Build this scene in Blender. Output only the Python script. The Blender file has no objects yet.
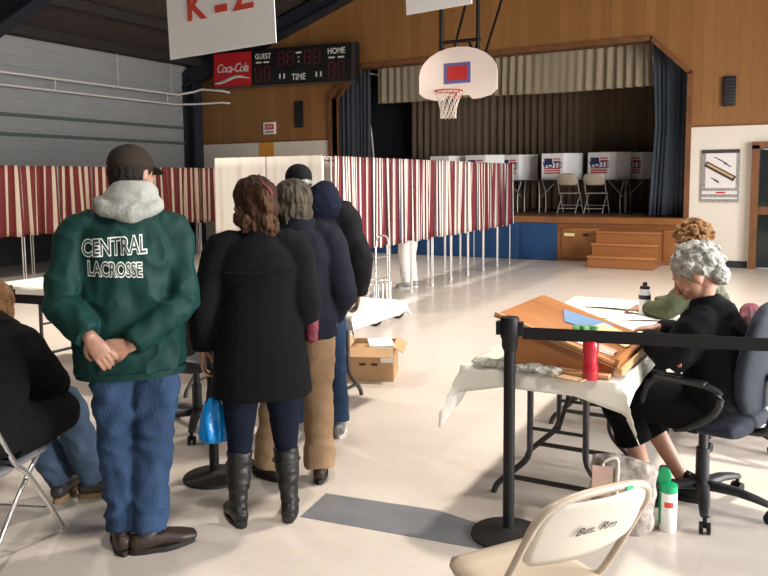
import bpy, bmesh, math, random
from mathutils import Vector, Matrix, noise
from mathutils.bvhtree import BVHTree
PI = math.pi
C = bpy.context.scene.collection
V = Vector
random.seed(7)

# ------------------------------------------------------------------ materials
def mat(name, col, rough=0.6, metal=0.0, bump=0.0, bscale=40.0, var=0.0, vscale=3.0, spec=0.5, alpha=1.0, trans=0.0, stretch=(1, 1, 1), sheen=0.0, emit=0.0):
    m = bpy.data.materials.new(name); m.use_nodes = True
    nt = m.node_tree; b = nt.nodes['Principled BSDF']
    b.inputs['Base Color'].default_value = (*col, 1)
    b.inputs['Roughness'].default_value = rough
    b.inputs['Metallic'].default_value = metal
    b.inputs['Specular IOR Level'].default_value = spec
    b.inputs['Alpha'].default_value = alpha
    b.inputs['Transmission Weight'].default_value = trans
    b.inputs['Sheen Weight'].default_value = sheen
    if emit:
        b.inputs['Emission Color'].default_value = (*col, 1); b.inputs['Emission Strength'].default_value = emit
    tc = nt.nodes.new('ShaderNodeTexCoord'); mp = nt.nodes.new('ShaderNodeMapping')
    mp.inputs['Scale'].default_value = stretch
    nt.links.new(tc.outputs['Object'], mp.inputs['Vector'])
    if bump:
        n = nt.nodes.new('ShaderNodeTexNoise'); n.inputs['Scale'].default_value = bscale; n.inputs['Detail'].default_value = 4
        nt.links.new(mp.outputs['Vector'], n.inputs['Vector'])
        bp = nt.nodes.new('ShaderNodeBump'); bp.inputs['Strength'].default_value = bump; bp.inputs['Distance'].default_value = 0.02
        nt.links.new(n.outputs['Fac'], bp.inputs['Height']); nt.links.new(bp.outputs['Normal'], b.inputs['Normal'])
    if var:
        n = nt.nodes.new('ShaderNodeTexNoise'); n.inputs['Scale'].default_value = vscale; n.inputs['Detail'].default_value = 5
        nt.links.new(mp.outputs['Vector'], n.inputs['Vector'])
        r = nt.nodes.new('ShaderNodeValToRGB'); r.color_ramp.elements[0].position = .3; r.color_ramp.elements[1].position = .7
        r.color_ramp.elements[0].color = (*[max(0, c*(1-var)) for c in col], 1)
        r.color_ramp.elements[1].color = (*[min(1, c*(1+var)) for c in col], 1)
        nt.links.new(n.outputs['Fac'], r.inputs['Fac']); nt.links.new(r.outputs['Color'], b.inputs['Base Color'])
    return m

def nodes_of(m):
    nt = m.node_tree
    return nt, nt.nodes['Principled BSDF'], (lambda t: nt.nodes.new('ShaderNode'+t)), nt.links.new

def mathn(N, L, op, a, b=None):
    n = N('Math'); n.operation = op
    for i, v in enumerate((a, b)):
        if v is None: continue
        if isinstance(v, (int, float)): n.inputs[i].default_value = v
        else: L(v, n.inputs[i])
    return n.outputs[0]

def wood_panel_mat(name, c0, c1, c2, plank, axis='X', rough=.4):
    m = mat(name, c1, rough); nt, b, N, L = nodes_of(m)
    tc = N('TexCoord'); sp = N('SeparateXYZ'); L(tc.outputs['Object'], sp.inputs[0])
    ax = sp.outputs[axis]; d = mathn(N, L, 'DIVIDE', ax, plank)
    fl = mathn(N, L, 'FLOOR', d); fr = mathn(N, L, 'FRACT', d)
    wn = N('TexWhiteNoise'); wn.noise_dimensions = '1D'; L(fl, wn.inputs['W'])
    mp = N('Mapping'); mp.inputs['Scale'].default_value = (14, 14, 1.1) if axis != 'Z' else (1.1, 14, 14)
    L(tc.outputs['Object'], mp.inputs['Vector'])
    n = N('TexNoise'); n.inputs['Scale'].default_value = 1.5; n.inputs['Detail'].default_value = 6; L(mp.outputs[0], n.inputs['Vector'])
    f = mathn(N, L, 'ADD', mathn(N, L, 'MULTIPLY', wn.outputs['Value'], .4), mathn(N, L, 'MULTIPLY', n.outputs['Fac'], .65))
    r = N('ValToRGB'); e = r.color_ramp.elements
    e[0].position = .15; e[0].color = (*c0, 1); e[1].position = .85; e[1].color = (*c2, 1)
    k = e.new(.5); k.color = (*c1, 1); L(f, r.inputs['Fac'])
    g = mathn(N, L, 'GREATER_THAN', fr, .025)
    mx = N('Mix'); mx.data_type = 'RGBA'; L(g, mx.inputs[0]); mx.inputs[6].default_value = (*[c*.7 for c in c0], 1)
    L(r.outputs['Color'], mx.inputs[7]); L(mx.outputs[2], b.inputs['Base Color'])
    return m

def stripe_mat(name, stops):
    """striped curtain cloth; stripes follow UV x (metres along the cloth)"""
    m = mat(name, (.8, .8, .8), .8); nt, b, N, L = nodes_of(m)
    uv = N('UVMap'); sp = N('SeparateXYZ'); L(uv.outputs[0], sp.inputs[0])
    fr = mathn(N, L, 'FRACT', mathn(N, L, 'DIVIDE', sp.outputs['X'], stops[0]))
    r = N('ValToRGB'); r.color_ramp.interpolation = 'CONSTANT'; e = r.color_ramp.elements
    e[0].position = 0; e[0].color = (*stops[1][1], 1); e[1].position = stops[2][0]; e[1].color = (*stops[2][1], 1)
    for p, c in stops[3:]:
        k = e.new(p); k.color = (*c, 1)
    L(fr, r.inputs['Fac']); L(r.outputs['Color'], b.inputs['Base Color'])
    return m

M = {}
M['floor'] = mat('floor_vinyl', (.61, .55, .49), .24, var=.05, vscale=1.2, bump=.03, bscale=3)
nt, b, N, L = nodes_of(M['floor'])
bk = N('TexBrick'); bk.offset = 0; bk.inputs['Scale'].default_value = 1; bk.inputs['Brick Width'].default_value = .305; bk.inputs['Row Height'].default_value = .305
bk.inputs['Mortar Size'].default_value = .0012; bk.inputs['Color1'].default_value = (.61, .55, .49, 1); bk.inputs['Color2'].default_value = (.575, .53, .475, 1)
bk.inputs['Mortar'].default_value = (.49, .45, .405, 1); bk.inputs['Mortar Smooth'].default_value = .6
tc = N('TexCoord'); L(tc.outputs['Object'], bk.inputs['Vector'])
nn = N('TexNoise'); nn.inputs['Scale'].default_value = 30; nn.inputs['Detail'].default_value = 6; L(tc.outputs['Object'], nn.inputs['Vector'])
mx = N('Mix'); mx.data_type = 'RGBA'; mx.blend_type = 'OVERLAY'; mx.inputs[0].default_value = .12
L(bk.outputs['Color'], mx.inputs[6]); L(nn.outputs['Color'], mx.inputs[7]); L(mx.outputs[2], b.inputs['Base Color'])
M['grey_tile'] = mat('grey_tile', (.17, .18, .20), .3, var=.08, vscale=8)
M['wood_wall'] = wood_panel_mat('wood_wall', (.205, .092, .027), (.245, .112, .035), (.29, .138, .046), .2)
M['wood_stage'] = wood_panel_mat('wood_stage', (.18, .07, .02), (.26, .10, .03), (.33, .14, .045), .6, 'Z', .35)
M['wood_board'] = wood_panel_mat('wood_board', (.32, .12, .038), (.41, .165, .055), (.48, .21, .08), .5, 'Z', .35)
M['wood_pale'] = wood_panel_mat('wood_pale', (.52, .30, .13), (.62, .38, .18), (.70, .45, .24), .4, 'Z', .45)
M['trim_brown'] = mat('trim_brown', (.16, .065, .025), .4, var=.2, vscale=6)
M['white_wall'] = mat('white_wall', (.66, .61, .53), .7, bump=.1, bscale=60)
M['dark_mat'] = mat('dark_mat', (.012, .014, .02), .6)
M['ceiling'] = mat('ceiling_dark', (.04, .027, .022), .8, var=.25, vscale=4)
M['purlin'] = mat('purlin', (.018, .014, .013), .7)
M['steel_blue'] = mat('steel_blue', (.014, .018, .03), .5)
M['blue_panel'] = mat('blue_panel', (.005, .045, .14), .6, bump=.05, bscale=30)
M['black'] = mat('black_plastic', (.006, .006, .007), .55, spec=.3)
M['black_metal'] = mat('black_metal', (.015, .015, .016), .35, .3)
M['chair_black'] = mat('chair_black', (.014, .015, .018), .5)
M['navy_fabric'] = mat('navy_fabric', (.012, .017, .032), .85, bump=.3, bscale=200, var=.2, vscale=30)
M['blue_fabric'] = mat('blue_fabric', (.04, .07, .13), .85, bump=.3, bscale=200)
M['grey_metal'] = mat('grey_metal', (.45, .45, .46), .35, .7)
M['chrome'] = mat('chrome', (.7, .7, .7), .2, .9)
M['alu'] = mat('aluminium', (.52, .50, .47), .4, .4)
M['white_pipe'] = mat('white_pipe', (.62, .60, .55), .45)
M['cloth_white'] = mat('table_cover', (.84, .82, .74), .5, bump=.25, bscale=14)
M['paper'] = mat('paper', (.90, .88, .85), .7)
M['white_plastic'] = mat('white_plastic', (.82, .82, .80), .4)
M['backboard'] = mat('backboard', (.78, .66, .60), .5, var=.04, vscale=2)
M['red'] = mat('red_paint', (.45, .02, .02), .5)
M['red_dim'] = mat('dim_red', (.14, .015, .015), .5)
M['red_sign'] = mat('red_sign', (.50, .015, .02), .45)
M['red_letter'] = mat('red_letter', (.62, .07, .035), .7)
M['blue_line'] = mat('blue_line', (.11, .11, .28), .5)
M['orange_rim'] = mat('orange_rim', (.45, .06, .03), .45)
M['net'] = mat('net', (.72, .62, .54), .8)
M['curtain_beige'] = mat('curtain_beige', (.235, .195, .135), .85, var=.15, vscale=2, stretch=(6, 1, .4))
M['curtain_brown'] = mat('curtain_brown', (.13, .09, .058), .85, var=.25, vscale=2, stretch=(6, 1, .3))
M['curtain_blue'] = mat('curtain_blue', (.045, .06, .085), .85, var=.15, vscale=2, stretch=(6, 1, .4))
M['curtain_grey'] = mat('curtain_grey', (.04, .045, .062), .85, var=.15, vscale=2)
M['curtain_white'] = mat('curtain_white', (.60, .56, .50), .8)
M['stripes'] = stripe_mat('striped_cloth', [.25, (0, (.13, .007, .015)), (.32, (.72, .67, .60)), (.46, (.02, .015, .035)), (.55, (.68, .62, .55)), (.63, (.16, .012, .02)), (.80, (.03, .012, .02)), (.87, (.68, .62, .55))])
M['stripes_red'] = stripe_mat('striped_cloth_red', [.19, (0, (.15, .016, .015)), (.50, (.60, .49, .38)), (.84, (.06, .012, .014)), (.92, (.19, .020, .018))])
M['cardboard'] = mat('cardboard', (.50, .31, .16), .8, var=.08, vscale=5)
M['skin'] = mat('skin', (.42, .22, .15), .5, var=.08, vscale=20)
M['skin_dark'] = mat('skin_weathered', (.29, .15, .10), .5, var=.2, vscale=30)
M['eye'] = mat('eye', (.75, .72, .68), .2)
M['jacket_green'] = mat('jacket_green', (.005, .030, .027), .6, spec=.15, bump=.15, bscale=12, var=.12, vscale=5)
M['hoodie_grey'] = mat('hoodie_grey', (.27, .28, .26), .9, bump=.3, bscale=90, var=.06, vscale=20)
M['jeans'] = mat('jeans', (.028, .056, .115), .85, spec=.15, bump=.3, bscale=140, var=.22, vscale=9, stretch=(1, 1, .3))
M['jeans_light'] = mat('jeans_light', (.06, .095, .15), .85, spec=.15, bump=.3, bscale=140, var=.2, vscale=7)
M['jeans_dark'] = mat('jeans_dark', (.006, .009, .02), .85, spec=.15, bump=.3, bscale=140, var=.12, vscale=6)
M['khaki'] = mat('khaki', (.33, .215, .125), .85, spec=.15, bump=.2, bscale=90, var=.08, vscale=5)
M['coat_black'] = mat('coat_black', (.004, .004, .005), .9, spec=.15, bump=.3, bscale=120)
M['coat_navy'] = mat('coat_navy', (.007, .008, .015), .8, spec=.15, bump=.3, bscale=90)
M['jacket_black'] = mat('jacket_black', (.0045, .0045, .006), .75, spec=.15, bump=.2, bscale=60)
M['hood_navy'] = mat('hood_navy', (.005, .007, .02), .8, spec=.15, bump=.2, bscale=80)
M['boot'] = mat('boot_leather', (.008, .0075, .008), .5, bump=.25, bscale=25)
M['shoe_brown'] = mat('shoe_brown', (.028, .016, .011), .5, bump=.1, bscale=30)
M['shoe_sole'] = mat('shoe_sole', (.012, .01, .009), .7)
M['shoe_tan'] = mat('shoe_tan', (.24, .15, .06), .6)
M['sneaker'] = mat('sneaker', (.33, .33, .34), .5, var=.5, vscale=30)
M['white_cloth'] = mat('white_trousers', (.66, .63, .60), .8)
M['cap_brown'] = mat('cap_brown', (.022, .016, .012), .8, spec=.15, bump=.2, bscale=120)
M['cap_black'] = mat('cap_black', (.008, .008, .01), .85, spec=.15, bump=.3, bscale=150)
def hair_mat(name, c, v=.5, s=30, st=(1, 1, .25)):
    return mat(name, c, .7, spec=.2, bump=.9, bscale=s*2, var=v, vscale=s, stretch=st)
M['hair_dark'] = hair_mat('hair_dark', (.008, .005, .004))
M['hair_auburn'] = hair_mat('hair_auburn', (.030, .010, .006))
M['hair_silver'] = hair_mat('hair_silver', (.36, .365, .34), .45, 30, (1, 1, 1))
M['hair_tips'] = hair_mat('hair_tips', (.055, .026, .012))
M['hair_ash'] = hair_mat('hair_ash', (.052, .043, .03))
M['hair_grey'] = hair_mat('hair_grey', (.27, .275, .25), .6, 30, (1, 1, 1))
M['hair_blond'] = hair_mat('hair_blond', (.22, .115, .05), .45, 26, (1, 1, 1))
M['cardigan'] = mat('cardigan_black', (.004, .0045, .007), .85, spec=.15, bump=.3, bscale=120)
M['green_pattern'] = mat('green_pattern', (.20, .21, .15), .8, var=.65, vscale=28, bump=.2, bscale=60)
M['olive'] = mat('olive_cloth', (.055, .065, .03), .8, bump=.2, bscale=60)
M['floral'] = mat('floral_pink', (.55, .16, .14), .8)
M['floral2'] = mat('floral_cream', (.60, .50, .38), .8)
M['green_inner'] = mat('letter_green', (.006, .04, .036), .6)
M['letter_white'] = mat('letter_white', (.62, .64, .60), .7)
M['beige_paint'] = mat('beige_paint', (.46, .385, .30), .35, var=.06, vscale=5, spec=.6)
M['beige_light'] = mat('beige_light', (.56, .52, .45), .35, var=.04, vscale=5)
M['grey_seat'] = mat('grey_seat', (.20, .20, .21), .4, .2)
M['tote'] = mat('tote', (.38, .34, .31), .35, var=.45, vscale=30, bump=.35, bscale=20)
M['tote_pink'] = mat('tote_pink', (.52, .36, .30), .6, var=.2, vscale=12)
M['green_plastic'] = mat('green_plastic', (.01, .36, .14), .4)
M['red_plastic'] = mat('red_plastic', (.62, .02, .045), .15, trans=.25, spec=.6)
M['blue_bag'] = mat('blue_bag', (.0, .22, .62), .22, bump=.6, bscale=14)
M['maroon'] = mat('maroon', (.13, .012, .028), .7, bump=.3, bscale=20)
M['folder_blue'] = mat('folder_blue', (.16, .30, .52), .4)
M['yellow_paper'] = mat('yellow_paper', (.78, .70, .36), .7)
M['green_clip'] = mat('green_clip', (.12, .36, .16), .4)
M['orange'] = mat('orange', (.62, .27, .03), .6)
M['clear'] = mat('clear_plastic', (.72, .76, .70), .2, trans=.6, spec=.6, bump=.8, bscale=40)
M['glass_dark'] = mat('glass_dark', (.012, .02, .02), .08)
M['tyre'] = mat('tyre', (.012, .012, .012), .7)
M['poster_grey'] = mat('poster_grey', (.26, .25, .24), .5, var=.4, vscale=40)
M['poster_white'] = mat('poster_white', (.66, .63, .62), .5)
M['dark_print'] = mat('dark_print', (.035, .03, .028), .5)
M['flag_blue'] = mat('flag_blue', (.015, .02, .12), .6)
M['flag_red'] = mat('flag_red', (.48, .02, .03), .6)
M['frame_black'] = mat('frame_black', (.006, .006, .007), .5)
M['cup_band'] = mat('navy_band', (.01, .015, .05), .4)
M['window_light'] = mat('window_glass', (.8, .85, .9), .1)

# block wall
M['block_wall'] = mat('block_wall', (.30, .30, .285), .75)
nt, b, N, L = nodes_of(M['block_wall'])
tc = N('TexCoord'); sp = N('SeparateXYZ'); cb = N('CombineXYZ'); L(tc.outputs['Object'], sp.inputs[0]); L(sp.outputs['Y'], cb.inputs['X']); L(sp.outputs['Z'], cb.inputs['Y'])
bk = N('TexBrick'); bk.inputs['Scale'].default_value = 1; bk.inputs['Brick Width'].default_value = .41; bk.inputs['Row Height'].default_value = .205; bk.inputs['Mortar Size'].default_value = .006
bk.inputs['Color1'].default_value = (.30, .31, .31, 1); bk.inputs['Color2'].default_value = (.285, .295, .295, 1); bk.inputs['Mortar'].default_value = (.255, .26, .26, 1)
L(cb.outputs[0], bk.inputs['Vector']); L(bk.outputs['Color'], b.inputs['Base Color'])
bp = N('Bump'); bp.inputs['Strength'].default_value = .4; bp.inputs['Distance'].default_value = .01; L(bk.outputs['Fac'], bp.inputs['Height']); bp.invert = True; L(bp.outputs[0], b.inputs['Normal'])

# ------------------------------------------------------------------ mesh helpers
class MB:
    def __init__(s): s.bm = bmesh.new()
    def box(s, c, d, rot=None, bevel=0):
        r = bmesh.ops.create_cube(s.bm, size=1); vs = r['verts']
        bmesh.ops.scale(s.bm, vec=d, verts=vs)
        if bevel:
            es = list({e for v in vs for e in v.link_edges})
            rr = bmesh.ops.bevel(s.bm, geom=es, offset=bevel, segments=2, affect='EDGES', profile=.6)
            vs = list({v for f in rr['faces'] for v in f.verts} | {v for v in vs if v.is_valid})
        m = Matrix.Translation(c) @ (rot.to_4x4() if rot is not None else Matrix())
        bmesh.ops.transform(s.bm, matrix=m, verts=vs); return s
    def cyl(s, p0, p1, r, r1=None, n=16, cap=True):
        p0, p1 = V(p0), V(p1); d = p1-p0; L = d.length
        rr = bmesh.ops.create_cone(s.bm, cap_ends=cap, segments=n, radius1=r, radius2=r if r1 is None else r1, depth=L)
        q = V((0, 0, 1)).rotation_difference(d.normalized()).to_matrix().to_4x4()
        bmesh.ops.transform(s.bm, matrix=Matrix.Translation((p0+p1)/2) @ q, verts=rr['verts']); return s
    def ball(s, c, r, n=16):
        rr = bmesh.ops.create_uvsphere(s.bm, u_segments=n, v_segments=max(6, n//2+2), radius=1)
        r = (r, r, r) if isinstance(r, (int, float)) else r
        bmesh.ops.scale(s.bm, vec=r, verts=rr['verts']); bmesh.ops.translate(s.bm, vec=c, verts=rr['verts']); return s
    def ballm(s, mtx, r, n=16):
        rr = bmesh.ops.create_uvsphere(s.bm, u_segments=n, v_segments=max(6, n//2+2), radius=1)
        bmesh.ops.scale(s.bm, vec=r, verts=rr['verts']); bmesh.ops.transform(s.bm, matrix=mtx, verts=rr['verts']); return s
    def lathe(s, prof, c=(0, 0, 0), n=24):
        rings = []
        for r, z in prof:
            rings.append([s.bm.verts.new((c[0]+max(r, 1e-5)*math.cos(2*PI*i/n), c[1]+max(r, 1e-5)*math.sin(2*PI*i/n), c[2]+z)) for i in range(n)])
        for a, b_ in zip(rings, rings[1:]):
            for i in range(n): s.bm.faces.new((a[i], a[(i+1) % n], b_[(i+1) % n], b_[i]))
        s.bm.faces.new(rings[0][::-1]); s.bm.faces.new(rings[-1]); return s
    def loft(s, pts, rad, lat=(1, 0, 0), n=16, sub=3, rnd=True, power=2.0):
        pts = [V(p) for p in pts]; rad = [(r, r) if isinstance(r, (int, float)) else r for r in rad]
        P, R = [], []
        if len(pts) > 2 and sub > 1:
            for i in range(len(pts)-1):
                p0, p1, p2, p3 = pts[max(i-1, 0)], pts[i], pts[i+1], pts[min(i+2, len(pts)-1)]
                for k in range(sub):
                    t = k/sub
                    P.append(.5*((2*p1)+(p2-p0)*t+(2*p0-5*p1+4*p2-p3)*t*t+(3*p1-p0-3*p2+p3)*t**3))
                    tt = t*t*(3-2*t); R.append(tuple(rad[i][j]*(1-tt)+rad[i+1][j]*tt for j in (0, 1)))
            P.append(pts[-1]); R.append(rad[-1])
        else: P, R = pts, rad
        T = [(P[min(i+1, len(P)-1)]-P[max(i-1, 0)]).normalized() for i in range(len(P))]
        if rnd:
            a, b_ = R[0], R[-1]; k0, k1 = min(a), min(b_)
            P = [P[0]-T[0]*k0*.62, P[0]-T[0]*k0*.4]+P+[P[-1]+T[-1]*k1*.4, P[-1]+T[-1]*k1*.62]
            R = [(a[0]*.35, a[1]*.35), (a[0]*.78, a[1]*.78)]+R+[(b_[0]*.78, b_[1]*.78), (b_[0]*.35, b_[1]*.35)]
            T = [T[0], T[0]]+T+[T[-1], T[-1]]
        lat = V(lat); rings = []
        for p, r, t in zip(P, R, T):
            x = (lat-t*lat.dot(t))
            if x.length < 1e-3: x = t.orthogonal()
            x.normalize(); y = t.cross(x)
            ring = []
            for i in range(n):
                a = 2*PI*i/n; ca, sa = math.cos(a), math.sin(a)
                if power != 2: ca = math.copysign(abs(ca)**(2/power), ca); sa = math.copysign(abs(sa)**(2/power), sa)
                ring.append(s.bm.verts.new(p+x*(r[0]*ca)+y*(r[1]*sa)))
            rings.append(ring)
        for a, b_ in zip(rings, rings[1:]):
            for i in range(n): s.bm.faces.new((a[i], a[(i+1) % n], b_[(i+1) % n], b_[i]))
        s.bm.faces.new(rings[0][::-1]); s.bm.faces.new(rings[-1]); return s
    def tube(s, pts, r, n=10, sub=4, lat=(.13, .21, 1)):
        return s.loft(pts, [r]*len(pts), lat=lat, n=n, sub=sub, rnd=False)
    def prism(s, poly, z0, z1, axis='Z'):
        """polygon (a,b) extruded along axis from z0 to z1"""
        def pt(a, b_, c): return {'Z': (a, b_, c), 'Y': (a, c, b_), 'X': (c, a, b_)}[axis]
        A = [s.bm.verts.new(pt(a, b_, z0)) for a, b_ in poly]; B = [s.bm.verts.new(pt(a, b_, z1)) for a, b_ in poly]
        n = len(poly)
        s.bm.faces.new(A); s.bm.faces.new(B[::-1])
        for i in range(n): s.bm.faces.new((A[i], B[i], B[(i+1) % n], A[(i+1) % n]))
        return s
    def build(s, name, material, parent=None, smooth=True, solid=0):
        bmesh.ops.recalc_face_normals(s.bm, faces=s.bm.faces)
        me = bpy.data.meshes.new(name); s.bm.to_mesh(me); s.bm.free()
        return link(name, me, material, parent, smooth, solid)

def link(name, me, material, parent=None, smooth=True, solid=0, angle=40):
    o = bpy.data.objects.new(name, me); C.objects.link(o)
    if material: me.materials.append(material)
    if smooth:
        bm = bmesh.new(); bm.from_mesh(me); ca = math.radians(angle)
        for f in bm.faces: f.smooth = True
        for e in bm.edges:
            if len(e.link_faces) == 2 and e.calc_face_angle(0) > ca: e.smooth = False
        bm.to_mesh(me); bm.free()
    if parent: o.parent = parent
    if solid:
        md = o.modifiers.new('thick', 'SOLIDIFY'); md.thickness = solid; md.offset = 0
    return o

def fuse(mb, voxel=.008, smooth=3, disp=None, fac=.5):
    """several closed volumes melted into one continuous surface"""
    bmesh.ops.recalc_face_normals(mb.bm, faces=mb.bm.faces)
    me = bpy.data.meshes.new('tmp'); mb.bm.to_mesh(me); mb.bm.free()
    o = bpy.data.objects.new('tmp', me); C.objects.link(o)
    r = o.modifiers.new('r', 'REMESH'); r.mode = 'VOXEL'; r.voxel_size = voxel
    if smooth: sm = o.modifiers.new('s', 'SMOOTH'); sm.iterations = smooth; sm.factor = fac
    dg = bpy.context.evaluated_depsgraph_get(); dg.update()
    out = bpy.data.meshes.new_from_object(o.evaluated_get(dg))
    bpy.data.objects.remove(o); bpy.data.meshes.remove(me)
    if disp:
        co = [(v.index, v.co+v.normal*disp(v.co)) for v in out.vertices]
        for i, c in co: out.vertices[i].co = c
    return out

def folds(amp, sc=(6, 6, 6), off=0, ridge=True):
    def f(p):
        q = V((p.x*sc[0]+off, p.y*sc[1]+off*.7, p.z*sc[2]))
        n = noise.noise(q)+.5*noise.noise(q*2.1)
        return amp*((-abs(n)+.25) if ridge else n)
    return f

def tag(o, label=None, cat=None, group=None, kind=None):
    if label: o['label'] = label
    if cat: o['category'] = cat
    if group: o['group'] = group
    if kind: o['kind'] = kind
    return o
def thing(name, label, cat, loc=(0, 0, 0), rz=0, group=None):
    o = bpy.data.objects.new(name, None); C.objects.link(o); o.empty_display_size = .1
    o.location = loc; o.rotation_euler = (0, 0, rz); return tag(o, label, cat, group)
def struct(name, mb, m, smooth=False):
    return tag(mb.build(name, m, None, smooth), kind='structure')
def kids(o): return [c for c in bpy.data.objects if c.parent == o]
def dup(root, loc, rz=None, label=None, group=None):
    r = root.copy(); C.objects.link(r); r.location = loc
    if rz is not None: r.rotation_euler = (0, 0, rz)
    if label: r['label'] = label
    if group: r['group'] = group
    for ch in kids(root):
        c = ch.copy(); C.objects.link(c); c.parent = r
        for g in kids(ch):
            d = g.copy(); C.objects.link(d); d.parent = c
    return r
def face_rz(fx, fy): return math.atan2(-fx, fy)

def text_mesh(txt, size, offset=0.0, extrude=.002, shear=0, space=1.0, align='CENTER'):
    cu = bpy.data.curves.new('t', 'FONT'); cu.body = txt; cu.size = size; cu.offset = offset; cu.extrude = extrude
    cu.shear = shear; cu.space_character = space; cu.align_x = align; cu.resolution_u = 3
    o = bpy.data.objects.new('t', cu); C.objects.link(o)
    dg = bpy.context.evaluated_depsgraph_get(); dg.update()
    me = bpy.data.meshes.new_from_object(o.evaluated_get(dg)); bpy.data.objects.remove(o); bpy.data.curves.remove(cu)
    me.materials.clear(); return me
def text_obj(name, txt, size, loc, rot, m, parent=None, **k):
    """rot: euler; letters lie in local XY of the text"""
    sx = k.pop('sx', 1); me = text_mesh(txt, size, **k)
    me.transform(Matrix.Translation(loc) @ rot.to_matrix().to_4x4() @ Matrix.Diagonal((sx, 1, 1, 1)))
    return link(name, me, m, parent, False)
from mathutils import Euler
FRONT = Euler((PI/2, 0, 0))          # text standing upright, read from -Y

# ------------------------------------------------------------------ camera
F_, YAW, PITCH, ROLL, SY, H = 764., .4967, -.0950, -.0086, -35.44, 1.62
cy, sy = math.cos(YAW), math.sin(YAW)
fw = V((-sy*math.cos(PITCH), cy*math.cos(PITCH), math.sin(PITCH))); rt = V((cy, sy, 0)); up = rt.cross(fw)
r2 = rt*math.cos(ROLL)+up*math.sin(ROLL); u2 = -rt*math.sin(ROLL)+up*math.cos(ROLL)
cam = bpy.data.cameras.new('camera'); co = bpy.data.objects.new('camera', cam); C.objects.link(co)
cam.sensor_width = 36; cam.lens = F_*36/768; cam.shift_y = SY/768
mw = Matrix((r2, u2, -fw)).transposed().to_4x4(); mw.translation = (0, 0, H); co.matrix_world = mw
bpy.context.scene.camera = co

# ================================================================== ROOM
XL, XR, YB, YW, XM = -13.64, 6.0, -4.5, 14.95, -3.8
ZE, ZR = 4.42, 7.68
struct('floor', MB().box(((XL+XR)/2, (YB+YW)/2, -.1), (XR-XL+.6, YW-YB+.6, .2)), M['floor'])
struct('wall_left', MB().box((XL-.1, (YB+YW)/2, 2.3), (.2, YW-YB+.4, 4.6)), M['block_wall'])
# right wall with three big windows
mb = MB()
wy = [(-2.2, .8), (2.6, 5.6), (7.4, 10.4)]
ys = [YB-.2]+[v for w in wy for v in w]+[YW+.2]
for i in range(0, len(ys), 2): mb.box((XR+.1, (ys[i]+ys[i+1])/2, 2.3), (.2, ys[i+1]-ys[i], 4.6))
for a, b_ in wy:
    mb.box((XR+.1, (a+b_)/2, .4), (.2, b_-a, .8)); mb.box((XR+.1, (a+b_)/2, 4.0), (.2, b_-a, 1.2))
struct('wall_right', mb, M['white_wall'])
for i, (a, b_) in enumerate(wy):
    w = MB()
    for y in (a+.03, (a+b_)/2, b_-.03): w.box((XR+.1, y, 2.1), (.08, .06, 2.6))
    for z in (.83, 2.1, 3.37): w.box((XR+.1, (a+b_)/2, z), (.08, b_-a, .06))
    struct('window_%d' % (i+1), w, M['grey_metal'])
struct('wall_rear', MB().prism([(XL, 0), (XR, 0), (XR, ZE), (XM, ZR), (XL, ZE)], YB-.2, YB, 'Y'), M['block_wall'])
# stage wall: wood above, painted below
OP = [(-9.42, 3.48), (-8.78, 4.08), (-2.5, 4.12), (-1.84, 3.48)]
poly = [(XL, 2.55), (-9.42, 2.55)]+OP+[(-1.84, 2.53), (XR, 2.53), (XR, ZE+.1), (XM, ZR+.1), (XL, ZE+.1)]
struct('wall_back', MB().prism(poly, YW, YW+.2, 'Y'), M['wood_wall'])
DX0, DX1 = -.66, .32
mb = MB().box(((XL-9.42)/2, YW+.1, 1.275), (-9.42-XL, .2, 2.55))
mb.box(((-1.84+DX0)/2, YW+.1, 1.265), (DX0+1.84, .2, 2.53)); mb.box(((DX1+XR)/2, YW+.1, 1.265), (XR-DX1, .2, 2.53)); mb.box(((DX0+DX1)/2, YW+.1, 2.33), (DX1-DX0, .2, .4))
struct('wall_back_lower', mb, M['white_wall'])
struct('trim_1', MB().box(((-1.84+XR)/2, YW-.012, 2.53), (XR+1.84, .024, .03)).box(((XL-9.42)/2, YW-.012, 2.55), (-9.42-XL, .024, .03)), M['trim_brown'])
# proscenium trim
mb = MB()
full = [(-9.42, .87)]+OP+[(-1.84, .0)]
def off(p, q, w):
    d = (V(q)-V(p)).normalized(); return V((-d.y, d.x))*w
for p, q in zip(full, full[1:]):
    o_ = off(p, q, .09); e = (V(q)-V(p)).normalized()*.02
    mb.prism([(p[0]-e.x, p[1]-e.y), (q[0]+e.x, q[1]+e.y), (q[0]+o_.x+e.x*2, q[1]+o_.y+e.y*2), (p[0]+o_.x-e.x*2, p[1]+o_.y-e.y*2)], YW-.05, YW+.3, 'Y')
struct('trim_2', mb, M['trim_brown'])
struct('baseboard_back', MB().box(((-1.75+DX0-.1)/2, YW-.015, .06), (DX0-.1+1.75, .03, .12)).box(((XL-9.5)/2, YW-.015, .06), (-9.5-XL, .03, .12)), M['dark_mat'])
struct('trim_3', MB().box((XL+.02, (YB+YW)/2, .5), (.04, YW-YB, 1.0)), M['dark_mat'])
struct('trim_4', MB().box((XL+.03, (YB+YW)/2, 2.95), (.06, YW-YB, .07)), mat('green_grey', (.085, .11, .10), .6))
struct('trim_5', MB().box((XL+.03, (YB+YW)/2, 2.57), (.06, YW-YB, .07)), bpy.data.materials['green_grey'])
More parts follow.
